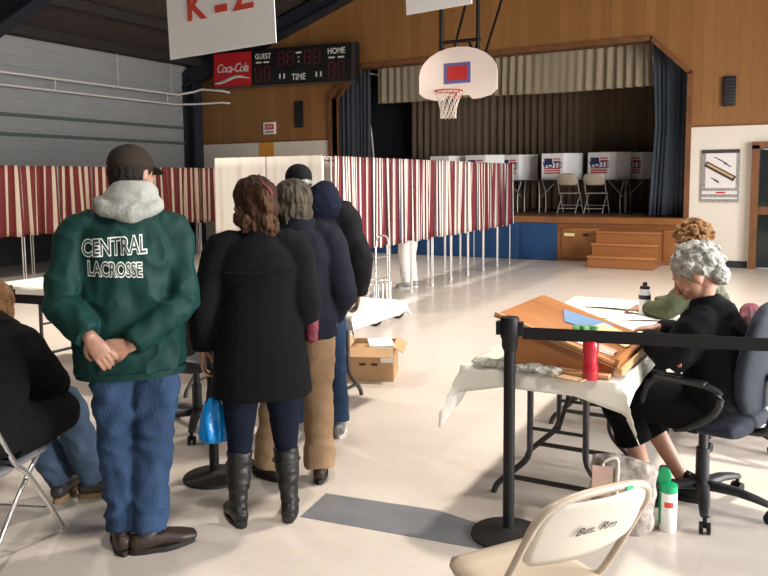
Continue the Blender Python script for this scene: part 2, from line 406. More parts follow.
# ceiling
mb = MB().prism([(XL-.2, ZE), (XM, ZR), (XM, ZR+.12), (XL-.2, ZE+.12)], YB-.2, YW+.3, 'Y').prism([(XM, ZR), (XR+.2, ZE), (XR+.2, ZE+.12), (XM, ZR+.12)], YB-.2, YW+.3, 'Y')
struct('ceiling', mb, M['ceiling'])
sl = (ZR-ZE)/(XM-XL)
mb = MB()
for s_ in (-1, 1):
    for k in range(1, 9):
        x = XM+s_*k*1.16; z = ZR-sl*k*1.16
        mb.box((x, (YB+YW)/2, z-.09), (.09, YW-YB, .18))
struct('trim_6', mb, M['purlin'])
for i, y in enumerate((-.5, 4.2, 8.95, 14.79)):
    mb = MB()
    mb.prism([(XL, ZE-.45), (XM, ZR-.38), (XR, ZE-.45), (XR, ZE-.05), (XM, ZR-.05), (XL, ZE-.05)], y-.07, y+.07, 'Y')
    mb.prism([(XL, ZE-.5), (XM, ZR-.42), (XR, ZE-.5), (XR, ZE-.44), (XM, ZR-.36), (XL, ZE-.44)], y-.15, y+.15, 'Y')
    struct('trim_%d' % (7+i), mb, M['steel_blue'])
    for j, x in enumerate((XL, XR)):
        s_ = 1 if x < 0 else -1
        mb = MB().box((x+s_*.2, y, (ZE-.1)/2), (.36, .06, ZE-.1)).box((x+s_*.37, y, (ZE-.3)/2), (.04, .3, ZE-.3)).box((x+s_*.06, y, (ZE-.1)/2), (.04, .3, ZE-.1))
        struct('trim_%d' % (11+i*2+j), mb, M['steel_blue'])
# door
struct('door_1', MB().box(((DX0+DX1)/2, YW+.12, 1.05), (DX1-DX0-.08, .05, 2.08)), M['glass_dark'])
mb = MB().box((DX0-.02, YW-.0, 1.08), (.12, .3, 2.16)).box((DX1+.02, YW, 1.08), (.12, .3, 2.16)).box(((DX0+DX1)/2, YW, 2.16), (DX1-DX0+.16, .3, .12)).box(((DX0+DX1)/2, YW+.08, 1.02), (DX1-DX0, .05, .14))
struct('trim_20', mb, M['trim_brown'])
# stage shell
SX0, SX1, SYB, ZS = -10.6, -.9, 18.4, .87
struct('floor_stage', MB().box(((SX0+SX1)/2, (YW+SYB)/2+.1, ZS-.06), (SX1-SX0, SYB-YW-.02, .12)), wood_panel_mat('stage_boards', (.10, .05, .02), (.15, .075, .03), (.2, .1, .04), .1))
struct('wall_stage', MB().box((SX0-.1, (YW+.3+SYB)/2, 2.8), (.2, SYB-YW-.3, 5.6)).box((SX1+.1, (YW+.3+SYB)/2, 2.8), (.2, SYB-YW-.3, 5.6)).box(((SX0+SX1)/2, SYB+.1, 2.8), (SX1-SX0+.4, .2, 5.6)), M['dark_mat'])
struct('ceiling_stage', MB().box(((SX0+SX1)/2, (YW+.3+SYB)/2, 5.65), (SX1-SX0+.4, SYB-YW-.1, .1)), M['dark_mat'])
# stage front
mb = MB().box((-5.63, YW-.01, .40), (7.58, .1, .80)); struct('trim_21', mb, M['wood_stage'])
mb = MB().box((-5.63, YW-.06, .81), (7.6, .22, .12), bevel=.01); struct('trim_22', mb, M['wood_stage'])
mb = MB()
for k in range(7):
    x = -9.42+.375+k*.752; mb.box((x, YW-.115, .43), (.742, .07, .84), bevel=.012)
o = mb.build('wall_pad', M['blue_panel']); tag(o, 'dark blue padded panels covering the left stretch of the stage front', 'wall padding')
o = thing('access_door', 'wooden access door in the stage front with a yellow sticker', 'door', (-3.72, YW-.06, .05))
MB().box((0, -.012, .31), (.72, .03, .6), bevel=.006).build('panel', M['wood_stage'], o)
MB().box((-.20, -.031, .47), (.2, .006, .06)).build('yellow_sticker', M['yellow_paper'], o)
MB().box((.12, -.03, .47), (.11, .008, .05)).build('vent_slot', M['frame_black'], o)
MB().ball((.30, -.05, .30), .022).build('knob', M['chrome'], o)
o = thing('storage_door', 'plain wooden panel right of the stage steps', 'door', (-2.02, YW-.06, .05))
MB().box((0, -.012, .31), (.3, .03, .6), bevel=.006).build('panel', M['wood_stage'], o)
o = thing('stage_steps', 'wooden steps leading up to the stage front', 'steps', (-2.76, YW-.06, 0))
W = 1.14
for k in range(3):
    z1 = .62-k*.205
    MB().box((0, -.18-k*.32, (z1-.03)/2), (W, .32, z1-.03)).build('riser', M['wood_stage'], o)
    MB().box((0, -.19-k*.32, z1-.015), (W+.03, .35, .03), bevel=.006).build('tread', M['wood_pale'] if 0 else M['wood_board'], o)
# floor marking
struct('trim_23', MB().prism([(-2.06, 2.93), (-1.12, 3.03), (-1.12, 3.23), (-1.50, 3.30), (-2.10, 3.22)], .0, .002), M['grey_tile'])

# ------------------------------------------------------------------ cloth sheets
def sheet(name, x0, x1, z0, z1, pleats, amp, m, parent=None, y=0, seed=0, rows=8, cols=None, flare=0, taper=None, hem=0.01, solid=.004, sway=0):
    """hanging pleated cloth in the local XZ plane, UV x in metres along the cloth"""
    rnd = random.Random(seed); cols = cols or int(pleats*10)
    bm = bmesh.new(); uvl = bm.loops.layers.uv.new('UVMap'); G = []
    ph = [rnd.uniform(0, 6) for _ in range(4)]
    fullness = 1+ (amp*pleats*2/(abs(x1-x0)))**2
    for j in range(rows+1):
        v = j/rows; row = []
        for i in range(cols+1):
            u = i/cols
            uu = u+.25/pleats*math.sin(u*9+ph[0])*.6+.1/pleats*math.sin(u*31+ph[1])
            a = 2*PI*pleats*uu
            am = amp*(.55+.45*math.sin(u*13+ph[2]))*(.5+.5*(1-v)+.2)
            xx = x0+(x1-x0)*u
            if taper: c, f = taper; xx = c+(xx-c)*(f+(1-f)*abs(v*2-1)**1.0)
            xx += (1-v)*.012*math.sin(u*17+ph[3])
            xx += sway*(1-v)*math.sin(u*PI)*math.sin(ph[2]+u*4)
            yy = y+am*math.sin(a+(1-v)*.8*math.sin(u*7+ph[3]))+flare*(1-v)
            zz = z0+(z1-z0)*v+((1-v)*hem*math.sin(u*11+ph[1]))
            row.append((bm.verts.new((xx, yy, zz)), u))
        G.append(row)
    wm = abs(x1-x0)*fullness
    for j in range(rows):
        for i in range(cols):
            q = (G[j][i], G[j][i+1], G[j+1][i+1], G[j+1][i]); f = bm.faces.new([a[0] for a in q]); f.smooth = True
            for l, a, jj in zip(f.loops, q, (j, j, j+1, j+1)): l[uvl].uv = (a[1]*wm, jj/rows)
    me = bpy.data.meshes.new(name); bm.to_mesh(me); bm.free(); me.materials.append(m)
    o = bpy.data.objects.new(name, me); C.objects.link(o); o.parent = parent
    if solid: md = o.modifiers.new('thick', 'SOLIDIFY'); md.thickness = solid
    return o

def curtain(name, label, m, x0, x1, z0, z1, y, pl, amp, **k):
    o = sheet(name, x0, x1, z0, z1, pl, amp, m, None, 0, **k); o.location = (0, y, 0)
    return tag(o, label, 'curtain')
curtain('stage_valance', 'short beige pleated curtain across the top of the stage', M['curtain_beige'], -8.55, -2.45, 3.36, 4.6, 15.55, 34, .045, seed=3, cols=400)
curtain('backdrop_curtain', 'tall dark brown pleated curtain at the back of the stage', M['curtain_brown'], -8.9, -1.3, .9, 5.2, 17.9, 44, .05, seed=4, cols=440)
curtain('side_curtain', 'blue-grey curtain hanging at the right side of the stage opening', M['curtain_blue'], -2.52, -1.80, .9, 4.3, 15.35, 7, .055, seed=5, taper=(-1.95, .86))
curtain('side_curtain', 'dark slate curtain hanging at the left side of the stage opening', M['curtain_grey'], -9.75, -8.72, .9, 4.3, 15.5, 9, .055, seed=6)
o = tag(MB().tube([(-9.15, 15.9, 1.0), (-8.85, 15.85, 2.2), (-8.98, 15.6, 4.0), (-8.9, 15.62, 4.07), (-8.5, 16.2, 4.02), (-7.9, 17, 3.9)], .018).build('curtain_pole', M['white_pipe']), 'pale bent pole beside the dark left stage curtain', 'pole')
tag(MB().tube([(-2.62, 15.65, 4.2), (-2.55, 15.6, 3.9), (-2.4, 15.5, 3.3), (-2.38, 15.45, 2.9)], .025).build('tie_rope', M['white_pipe']), 'pale tie rope beside the right stage curtain', 'rope')
# ------------------------------------------------------------------ stage furniture
def stage_table(x0, x1, y, label):
    o = thing('folding_table', label, 'table', ((x0+x1)/2, y, ZS), 0, 'dark folding tables on the stage'); w = (x1-x0)/2
    MB().box((0, 0, .70), (2*w, .6, .03), bevel=.005).build('tabletop', M['dark_print'], o)
    for s_ in (-1, 1):
        for t in (-.24, .24):
            MB().tube([(s_*(w-.15), t*.6, .69), (s_*(w-.2), t, .4), (s_*(w-.2), t, 0)], .014).build('leg', M['alu'], o)
        MB().tube([(s_*(w-.5), 0, .68), (s_*(w-.2), 0, .35)], .01).build('brace', M['alu'], o)
stage_table(-5.25, -3.1, 16.8, 'dark folding table on stage behind the two tan chairs')
stage_table(-3.5, -2.3, 17.42, 'dark folding table at the right end of the stage')
stage_table(-7.95, -5.35, 16.8, 'dark folding table at the left of the stage, mostly behind striped booths')
def carrel(x, label, y=16.68):
    o = thing('voting_carrel', label, 'voting screen', (x, y, ZS+.716), 0, 'white tabletop voting screens on the stage')
    t = .012; h = .58
    MB().box((.24, 0, h/2), (.48, t, h)).build('front_panel', M['white_plastic'], o)
    R_ = Matrix.Rotation(.62, 3, 'Z'); c = V((.48, .0, h/2))+R_ @ V((.225, 0, 0))
    MB().box(c, (.45, t, h), R_).build('side_panel', M['white_plastic'], o)
    MB().box((.01, .2, h/2), (t, .4, h)).build('side_panel', M['white_plastic'], o)
    # printed flag mark with the word VOTE
    lg = MB()
    for k in range(3): lg.box((.24, -.0075, .15+k*.05), (.36, .003, .030))
    lg.box((.34, -.0075, .405), (.16, .003, .028)).box((.34, -.0075, .455), (.16, .003, .028)).build('flag_stripes', M['flag_red'], o)
    MB().box((.15, -.0075, .40), (.18, .003, .14)).build('flag_canton', M['flag_blue'], o)
    text_obj('vote_lettering', 'VOTE', .17, (.24, -.0095, .27), FRONT, M['flag_blue'], o, offset=.004, extrude=.001)
    return o
carrel(-5.04, 'white voting screen with flag mark above the left tan folding chair')
carrel(-4.02, 'white voting screen with flag mark above the right tan folding chair')
carrel(-3.46, 'white voting screen at the right end of the stage row, half hidden by its neighbour', 17.25)
carrel(-6.17, 'white voting screen left of the tan chairs, beside the end of the striped booths', 17.04)
carrel(-6.82, 'white voting screen showing above the far end of the striped booths', 16.6)
carrel(-7.76, 'leftmost white voting screen showing over the striped curtains')

def folding_chair(name, label, loc, rz, mseat, mframe, group=None, mback=None):
    o = thing(name, label, 'chair', loc, rz, group)
    for s_ in (-1, 1):
        MB().tube([(s_*.215, .27, .012), (s_*.213, .03, .36), (s_*.212, -.07, .46), (s_*.21, -.235, .74)], .0115, lat=(1, 0, 0)).build('leg', mframe, o)
        MB().tube([(s_*.19, -.30, .012), (s_*.19, -.08, .24), (s_*.19, .14, .43)], .0105, lat=(1, 0, 0)).build('leg', mframe, o)
    MB().tube([(-.21, -.225, .72), (-.205, -.252, .77), (-.17, -.273, .815), (-.08, -.283, .835), (.08, -.283, .835), (.17, -.273, .815), (.205, -.252, .77), (.21, -.225, .72)], .0125, lat=(0, 0, 1)).build('top_rail', mframe, o)
    MB().cyl((-.213, .14, .17), (.213, .14, .17), .008).build('stretcher', mframe, o)
    MB().cyl((-.19, -.2, .11), (.19, -.2, .11), .008).build('stretcher', mframe, o)
    # pressed sheet backrest, curved, rounded lower corners
    bm = bmesh.new(); G = []
    for j in range(9):
        v = j/8; z = .60+.225*v; row = []
        hw = .205
        if v < .25: hw = .205-.045*(1-v/.25)**2
        if v > .75: hw = .205-.055*((v-.75)/.25)**2
        for i in range(13):
            u = i/12*2-1; row.append(bm.verts.new((hw*u, -.165-.115*v-.03*(1-u*u), z)))
        G.append(row)
    for j in range(8):
        for i in range(12): bm.faces.new((G[j][i], G[j][i+1], G[j+1][i+1], G[j+1][i]))
    me = bpy.data.meshes.new('backrest'); bm.to_mesh(me); bm.free(); link('backrest', me, mback or mseat, o, solid=.006)
    # seat pan
    bm = bmesh.new(); G = []
    for j in range(11):
        v = j/10; y = -.19+.45*v; row = []
        for i in range(11):
            u = i/10*2-1; hw = .205 if v < .8 else .205-.05*((v-.8)/.2)**2
            z = .445-.018*(1-u*u)*(math.sin(PI*min(1, v*1.05)))
            if j in (0, 10) or i in (0, 10): z -= .018
            row.append(bm.verts.new((hw*u, y, z)))
        G.append(row)
    for j in range(10):
        for i in range(10): bm.faces.new((G[j][i], G[j][i+1], G[j+1][i+1], G[j+1][i]))
    me = bpy.data.meshes.new('seat'); bm.to_mesh(me); bm.free(); link('seat', me, mseat, o, solid=.008)
    return o
folding_chair('folding_chair', 'tan metal folding chair on the stage, the left one of the pair', (-4.30, 16.3, ZS), 0, M['beige_paint'], M['alu'], 'tan folding chairs on the stage')
folding_chair('folding_chair', 'tan metal folding chair on the stage, the right one of the pair', (-3.74, 16.3, ZS), 0, M['beige_paint'], M['alu'], 'tan folding chairs on the stage')

# ------------------------------------------------------------------ voting booths
BW = .717
def booth(loc, rz, label, group, m, seed, white=False):
    """local: curtain front along X (width BW), facing -Y; depth back +Y"""
    o = thing('voting_booth', label, 'voting booth', loc, rz, group); w = BW/2-.022; d = .74
    for s_ in (-1, 1):
        for y in (0, d): MB().tube([(s_*w, y, 0), (s_*w, y, 1.9)], .0115).cyl((s_*w, y, 0), (s_*w, y, .03), .018).build('leg', M['alu'], o)
        MB().tube([(s_*w, 0, 1.89), (s_*w, d, 1.89)], .01).build('side_rail', M['alu'], o)
    MB().tube([(-w, 0, 1.89), (w, 0, 1.89)], .01).build('front_rail', M['alu'], o)
    MB().box((0, .5, 1.0), (BW-.06, .42, .02)).build('writing_shelf', M['white_plastic'], o)
    MB().box((0, d-.02, 1.3), (BW-.05, .01, 1.14)).build('back_screen', M['curtain_white'], o)
    sheet('curtain', -BW/2+.018, BW/2-.018, .74, 1.905, 3.0, .050, m, o, y=-.045, seed=seed, cols=110, rows=10, hem=.014, sway=.05)
    return o
gR = 'striped voting booths in the right-hand row'
desc = ['nearest booth in the right striped row, beside the white curtained booths', 'second booth of the right striped row', 'third booth of the right striped row, with white trousered legs below', 'fourth booth of the right striped row', 'fifth booth of the right striped row', 'sixth booth of the right striped row', 'seventh booth of the right striped row', 'eighth booth of the right striped row, next to last', 'farthest booth of the right striped row, nearest the blue stage panels']
for k in range(9):
    booth((-4.88, 7.68+BW/2+k*BW, 0), PI/2, desc[k], gR, M['stripes'], 11+k)
gL = 'striped voting booths in the left-hand row'
dl = ['leftmost striped booth, cut by the photo edge', 'striped booth second from the left photo edge', 'striped booth third from the left photo edge', 'striped booth left of the green-jacketed man', 'striped booth directly behind the green-jacketed man', 'striped booth just right of the capped head of the green-jacketed man', 'striped booth in the left row, next to its right end', 'right end booth of the left striped row, beside the white curtain', 'farthest booth of the left striped row, mostly behind the white curtain']
for k in range(9):
    booth((-11.36, 7.6+BW/2+k*BW, 0), PI/2, dl[k], gL, M['stripes_red'], 31+k)
for i, (x, lab) in enumerate(((-6.13, 'white curtained screen, the left of the two behind the queue'), (-5.31, 'white curtained screen beside the first striped curtain'))):
    o = thing('curtained_screen', lab, 'screen', (x, 7.58, 0), 0, 'white curtained screens'); w = .395
    for s_ in (-1, 1): MB().tube([(s_*w, 0, 0), (s_*w, 0, 1.9)], .0115).cyl((s_*w, -.12, .012), (s_*w, .04, .012), .01).build('leg', M['alu'], o)
    MB().tube([(-w, 0, 1.905), (w, 0, 1.905)], .012).build('front_rail', M['trim_brown'], o)
    sheet('curtain', -w-.01, w+.01, .82 if i else .9, 1.91, 3.0, .018, M['curtain_white'], o, y=-.025, seed=51+i, hem=.02)
# ------------------------------------------------------------------ stage wall fixtures
o = thing('scoreboard', 'long black scoreboard with a red drink panel on the wood wall', 'scoreboard', (-10.54, YW-.32, 3.80), 0)
o.rotation_euler = (0, math.radians(1.3), 0)
hw = 1.99; zt = .84
MB().box((-1.2, .2, .42), (.1, .24, .5)).build('wall_bracket', M['frame_black'], o)
MB().box((1.2, .2, .42), (.1, .24, .5)).build('wall_bracket', M['frame_black'], o)
MB().box((0, 0, .42), (2*hw, .18, .84), bevel=.01).build('case', M['frame_black'], o)
MB().box((hw-.06, -.092, .42), (.09, .006, .8)).build('end_strip', mat('dark_grey_strip', (.05, .045, .045), .5), o)
MB().box((0, -.094, -.0), (2*hw, .02, .03)).build('bottom_rail', mat('warm_grey_strip', (.09, .07, .06), .5), o)
MB().box((-1.40, -.096, .42), (1.12, .01, .78)).build('red_panel', M['red_sign'], o)
text_obj('script_lettering', 'Coca-Cola', .29, (-1.40, -.104, .36), FRONT, M['letter_white'], o, shear=.3, offset=.002, space=.88, sx=.86)
bm = bmesh.new(); A = []; B = []
for i in range(25):
    u = i/24; x = -1.94+1.08*u; z = .17+.05*math.sin((u-.35)*PI*1.9)+.06*u
    th = .045*math.sin(PI*min(1, u*.9+.12))+.006
    A.append(bm.verts.new((x, -.104, z-th))); B.append(bm.verts.new((x, -.104, z+th*.6)))
for i in range(24): bm.faces.new((A[i], A[i+1], B[i+1], B[i]))
me = bpy.data.meshes.new('wave'); bm.to_mesh(me); bm.free(); link('wave_band', me, M['letter_white'], o, solid=.003)
for t, x, z, s_ in (('GUEST', -.50, .62, .17), ('HOME', 1.50, .62, .18), ('TIME', .50, .1, .20)):
    text_obj('lettering', t, s_, (x, -.094, z), FRONT, M['letter_white'], o, offset=.003, sx=.9)
for x in (-.62, -.40, 1.38, 1.62):
    MB().box((x, -.093, .54), (.16, .004, .035)).build('small_caption', M['letter_white'], o)
for x in (-.02, .10, .98, 1.10):
    MB().box((x, -.093, .2), (.04, .004, .11)).build('indicator_mark', M['letter_white'], o)
def digit(x, z, w, h, r=.012):
    d = MB()
    for dz in (0, h/2, h): d.box((x, -.093, z+dz), (w*.8, .006, r*1.6))
    for dx in (-w/2, w/2):
        for dz in (h/4, 3*h/4): d.box((x+dx, -.093, z+dz), (r*1.6, .006, h*.38))
    d.build('digit', M['red_dim'], o)
for x in (-.64, -.38, 1.38, 1.62): digit(x, .10, .15, .34)
for x in (.02, .27, .74, .99): digit(x, .44, .16, .3)
MB().box((.50, -.093, .60), (.03, .006, .03)).box((.50, -.093, .50), (.03, .006, .03)).box((.50, -.093, .70), (.15, .004, .04)).build('indicator_mark', M['letter_white'], o)
o = thing('exit_sign', 'small white sign with red box lettering on the wood wall', 'sign', (-11.17, YW-.02, 2.73))
MB().box((0, 0, .14), (.36, .03, .28), bevel=.004).build('plate', M['white_plastic'], o)
MB().box((0, -.017, .17), (.26, .004, .13)).build('red_field', M['red_sign'], o)
text_obj('lettering', 'EXIT', .10, (0, -.021, .135), FRONT, M['letter_white'], o)
MB().box((0, -.017, .05), (.24, .004, .03)).build('caption', M['dark_print'], o)
tag(MB().box((-11.28, YW-.012, 2.36), (.42, .015, .36)).build('paper_notice', M['orange']), 'orange paper notice on the wall above the white booths', 'notice')
for x, z0, z1, lab in ((-10.31, 2.85, 3.46, 'narrow black wall vent under the scoreboard'), (-1.14, 2.86, 3.38, 'narrow black wall vent on the wood wall at right')):
    o = thing('wall_vent', lab, 'vent', (x, YW-.03, z0)); h = z1-z0
    MB().box((0, 0, h/2), (.21, .06, h), bevel=.006).build('housing', M['frame_black'], o)
    g = MB()
    for k in range(8): g.box((0, -.033, .06+k*(h-.12)/7), (.15, .006, .02))
    g.build('grille', M['dark_print'], o)
o = thing('poster', 'framed black and white poster with a diagonal picture strip', 'poster', (-1.25, YW-.015, 1.17))
MB().box((0, 0, .47), (.64, .02, .94)).build('backing', M['poster_grey'], o)
MB().box((.01, -.012, .56), (.50, .006, .62)).build('sheet', M['poster_white'], o)
R_ = Matrix.Rotation(.52, 3, 'Y')
MB().box((0, -.017, .55), (.56, .004, .10), R_).build('picture_strip', M['dark_print'], o)
MB().box((.0, -.021, .56), (.50, .003, .035), R_).build('picture_highlight', M['cardboard'], o)
for k, (x, z, w) in enumerate(((-.02, .76, .18), (.05, .72, .16), (.12, .66, .14), (-.08, .40, .14), (-.05, .37, .1))):
    MB().box((x, -.017, z), (w, .003, .018), R_).build('print_line', M['dark_print'] if k > 1 else M['blue_line'], o)
MB().box((0, -.012, .90), (.62, .006, .06)).build('header_band', M['dark_print'], o)
MB().box((0, -.012, .17), (.58, .006, .06)).box((0, -.012, .07), (.58, .006, .03)).build('footer_band', M['poster_white'], o)
MB().box((.02, -.016, .17), (.16, .004, .03)).build('red_caption', M['red'], o)
# pipes
PX = XL+.28
def zig(z, y1, dx): return None
tag(MB().tube([(PX, -4, 3.72), (PX, 5, 3.72), (PX, 14.2, 3.72), (PX+.25, 14.5, 3.80), (PX+.42, 14.6, 3.86), (PX+.95, 14.7, 3.80), (PX+1.0, 14.93, 3.78)], .028, sub=1).build('wall_pipe', M['white_pipe']), 'upper white pipe running along the grey block wall', 'pipe')
tag(MB().tube([(PX, -4, 3.48), (PX, 5, 3.48), (PX, 14.1, 3.48), (PX+.3, 14.5, 3.5), (PX+.95, 14.7, 3.52), (PX+1.0, 14.93, 3.52)], .025, sub=1).build('wall_pipe', M['white_pipe']), 'lower white pipe running along the grey block wall', 'pipe')
for y, lab in ((10.7, 'short hanger strap tying the two pipes near the left edge'), (13.85, 'short hanger strap tying the two pipes near the corner')):
    tag(MB().cyl((PX, y, 3.46), (PX, y, 3.74), .012).build('pipe_hanger', M['white_pipe']), lab, 'hanger')
for y, lab in ((12.35, 'thin rod dropping from the ceiling to the pipes, left one'), (14.0, 'thin rod dropping from the ceiling to the pipes, by the corner column')):
    tag(MB().cyl((PX, y, 3.72), (PX, y, 4.45), .006).build('hanger_rod', M['white_pipe']), lab, 'rod')

# ------------------------------------------------------------------ basketball hoop
BY = 12.0
o = thing('basketball_hoop', 'white fan-shaped basketball backboard with rim hanging before the stage', 'basketball hoop', (-5.08, BY, 2.98))
pts = [(-.70, .10), (-.70, .42)]
for k in range(13): a = PI-PI*k/12; pts.append((.70*math.cos(a)*1.0, .38+.45*math.sin(a)))
pts += [(.70, .10), (.60, .02), (.42, -.03), (.28, -.04), (.2, .03), (-.2, .03), (-.28, -.04), (-.42, -.03), (-.60, .02)]
pp = [];
for p in pts:
    if not pp or (V(p)-V(pp[-1])).length > 1e-4: pp.append(p)
MB().prism(pp, -.02, .02, 'Y').build('backboard', M['backboard'], o)
fr = MB().box((0, -.024, .40), (.48, .006, .34)); fr.build('target_border', M['blue_line'], o)
MB().box((0, -.029, .40), (.36, .006, .23)).build('target_square', M['red'], o)
r_ = MB(); n = 32; rc = V((0, -.38, .07))
r_.tube([rc+V((.225*math.cos(2*PI*k/n), .225*math.sin(2*PI*k/n), 0)) for k in range(n+1)], .014, sub=1, lat=(0, 0, 1))
r_.box((0, -.09, .06), (.14, .16, .03)).box((0, -.03, .04), (.16, .02, .12)); r_.build('rim', M['orange_rim'], o)
nb = MB(); K = 12; rings = [(.222, 0), (.19, -.1), (.155, -.2), (.13, -.3), (.125, -.40), (.13, -.44)]
for k in range(K):
    for sgn in (-1, 1):
        pl = [rc+V((r*math.cos(2*PI*(k+sgn*j*.5)/K), r*math.sin(2*PI*(k+sgn*j*.5)/K), z)) for j, (r, z) in enumerate(rings)]
        nb.tube(pl, .006, n=5, sub=1)
nb.build('net', M['net'], o)
sp_ = MB()
for x in (-.32, .34): sp_.tube([(x, .06, .2), (x, .06, 3.9)], .035, sub=1)
sp_.cyl((-.36, .06, .93), (.38, .06, .93), .03).cyl((-.36, .06, 1.75), (.38, .06, 1.75), .02)
sp_.tube([(-.1, .05, .3), (-.32, .06, .9)], .02, sub=1).tube([(.1, .05, .3), (.34, .06, .9)], .02, sub=1)
sp_.tube([(-.2, .1, .5), (.1, 1.6, 3.95)], .022, sub=1).tube([(.42, .1, .6), (.85, 1.6, 3.85)], .022, sub=1).tube([(.3, .1, .6), (.15, .1, .95)], .02, sub=1)
sp_.build('support_frame', M['black_metal'], o)

# hanging paper signs
o = thing('paper_sign', 'large white paper sign reading K - Z hanging from the ceiling', 'sign', (-3.88, 4.6, 2.645), 0)
me = MB().box((0, 0, .31), (1.03, .006, .72)).build('sheet', M['paper'], o)
me.rotation_euler = (0, math.radians(-2.2), 0)
for k, (t, x) in enumerate((('K', -.235), ('-', .015), ('Z', .225))):
    q = text_obj('letter', t, (.285 if t != '-' else .42), (x+.012, -.006, .222+.006*k-(.055 if t == '-' else 0)), FRONT, M['red_letter'], o, offset=.008)
    q.rotation_euler = (0, math.radians(-2.2), 0)
for x in (-.48, .48): MB().cyl((x, 0, .64), (x*1.1, 0, 4.5), .002, n=6).build('hanging_string', M['white_pipe'], o)
o = thing('paper_sign', 'white paper sign at the top edge of the photo, writing cut off', 'sign', (-2.27, 5.0, 2.80), 0)
me = MB().box((.01, 0, .31), (.50, .006, .62)).build('sheet', M['paper'], o); me.rotation_euler = (0, math.radians(-2.5), 0)
for x in (-.28, .28): MB().cyl((x, 0, .6), (x*1.1, 0, 4.3), .002, n=6).build('hanging_string', M['white_pipe'], o)

# ================================================================== FURNITURE IN FRONT
def folding_table(name, label, cx, cy_, L, W, rz=0, group=None, leg=None):
    """local: long axis Y, width X, base at floor"""
    o = thing(name, label, 'table', (cx, cy_, 0), rz, group); leg = leg or M['grey_metal_dark']
    MB().box((0, 0, .715), (W, L, .04), bevel=.008).build('tabletop', M['beige_light'], o)
    for s_ in (-1, 1):
        y = s_*(L/2-.34)
        lg = MB()
        for t in (-1, 1):
            lg.tube([(t*.14, y, .69), (t*.14, y, .36), (t*.15, y+s_*.0, .22), (t*.24, y, .12), (t*.31, y, .05), (t*.33, y, .0)], .016)
        lg.cyl((-.26, y, .10), (.26, y, .10), .013).cyl((-.14, y, .66), (.14, y, .66), .012); lg.build('leg_frame', leg, o)
        MB().tube([(0, y-s_*.38, .69), (0, y-s_*.16, .47), (0, y-s_*.02, .38)], .011, sub=1).cyl((-.14, y, .37), (.14, y, .37), .009).build('brace', leg, o)
    return o
M['grey_metal_dark'] = mat('dark_leg_metal', (.05, .047, .05), .4, .4)

def cloth(name, label, cx, cy_, W, L, drop, group=None, seed=0, corner=.3, m=None, sub=26):
    """table cover lying on a top of W x L with hanging hems and flaring corners; local Z0 = table top"""
    o = thing(name, label, 'tablecloth', (cx, cy_, .737), 0, group)
    bm = bmesh.new(); nx, ny = 18, int(18*L/W); G = []
    dx0, dx1, dy0, dy1 = drop
    X0, X1, Y0, Y1 = -W/2, W/2, -L/2, L/2
    def line(a, b_, da, db, n):
        ks = []
        ext = 5
        for i in range(ext, 0, -1): ks.append(a-da*i/ext)
        for i in range(n+1): ks.append(a+(b_-a)*i/n)
        for i in range(1, ext+1): ks.append(b_+db*i/ext)
        return ks
    for y in line(Y0, Y1, dy0, dy1, ny):
        row = []
        for x in line(X0, X1, dx0, dx1, nx):
            ex = max(X0-x, 0, x-X1); ey = max(Y0-y, 0, y-Y1)
            sx = -1 if x < 0 else 1; sy_ = -1 if y < 0 else 1
            dc = min(abs(x-X0), abs(x-X1)) if ey and not ex else min(abs(y-Y0), abs(y-Y1)) if ex and not ey else 0
            fc = 1+corner*max(0, 1-dc/.2); ex *= fc; ey *= fc
            px = min(max(x, X0), X1); py = min(max(y, Y0), Y1)
            d = max(ex, ey) if (ex == 0 or ey == 0) else math.hypot(ex, ey)*.98
            w = noise.noise(V((x*5+seed, y*5, seed)))
            if ex and ey:
                k = min(ex, ey)
                ox, oy = sx*(.006+k*.62), sy_*(.006+k*.45); d = (ex+ey)*.92
            else:
                f = .05+.25*abs(noise.noise(V((x*4+seed, y*4, 3))))
                ox = sx*(ex*f+.006) if ex else 0; oy = sy_*(ey*f+.006) if ey else 0
            z = -d*(.97+.05*w) if (ex or ey) else .004+.003*max(0, noise.noise(V((x*9, y*9, seed))))
            row.append(bm.verts.new((px+ox, py+oy, z)))
        G.append(row)
    for j in range(len(G)-1):
        for i in range(len(G[0])-1): bm.faces.new((G[j][i], G[j][i+1], G[j+1][i+1], G[j+1][i]))
    me = bpy.data.meshes.new('cover'); bm.to_mesh(me); bm.free(); c = link('cover', me, m or M['cloth_white'], o, angle=70, solid=.002)
    return o
folding_table('folding_table', 'folding table under the wooden writing desk, front right', -1.005, 3.91, 1.22, .74)
folding_table('folding_table', 'second folding table beyond the front one, by the water bottle', -1.06, 5.08, 1.1, .74)
cloth('tablecloth', 'cream plastic table cover on the front right table', -1.005, 3.91, .75, 1.225, (.12, .08, .075, .0), seed=2, corner=.7)
cloth('tablecloth', 'white table cover on the second table, beyond the wooden desk', -1.06, 5.08, .75, 1.11, (.1, .05, .0, .10), seed=5)
# hanging loose corners of the front cover
def flap(parent, pts, name='hanging_corner', m=None):
    bm = bmesh.new(); vs = [[V(p) for p in row] for row in pts]; G = [[bm.verts.new(p) for p in row] for row in vs]
    for j in range(len(G)-1):
        for i in range(len(G[0])-1): bm.faces.new((G[j][i], G[j][i+1], G[j+1][i+1], G[j+1][i]))
    bmesh.ops.subdivide_edges(bm, edges=bm.edges, cuts=2, use_grid_fill=True, smooth=.6)
    me = bpy.data.meshes.new(name); bm.to_mesh(me); bm.free(); return link(name, me, m or M['cloth_white'], parent, angle=80, solid=.002)

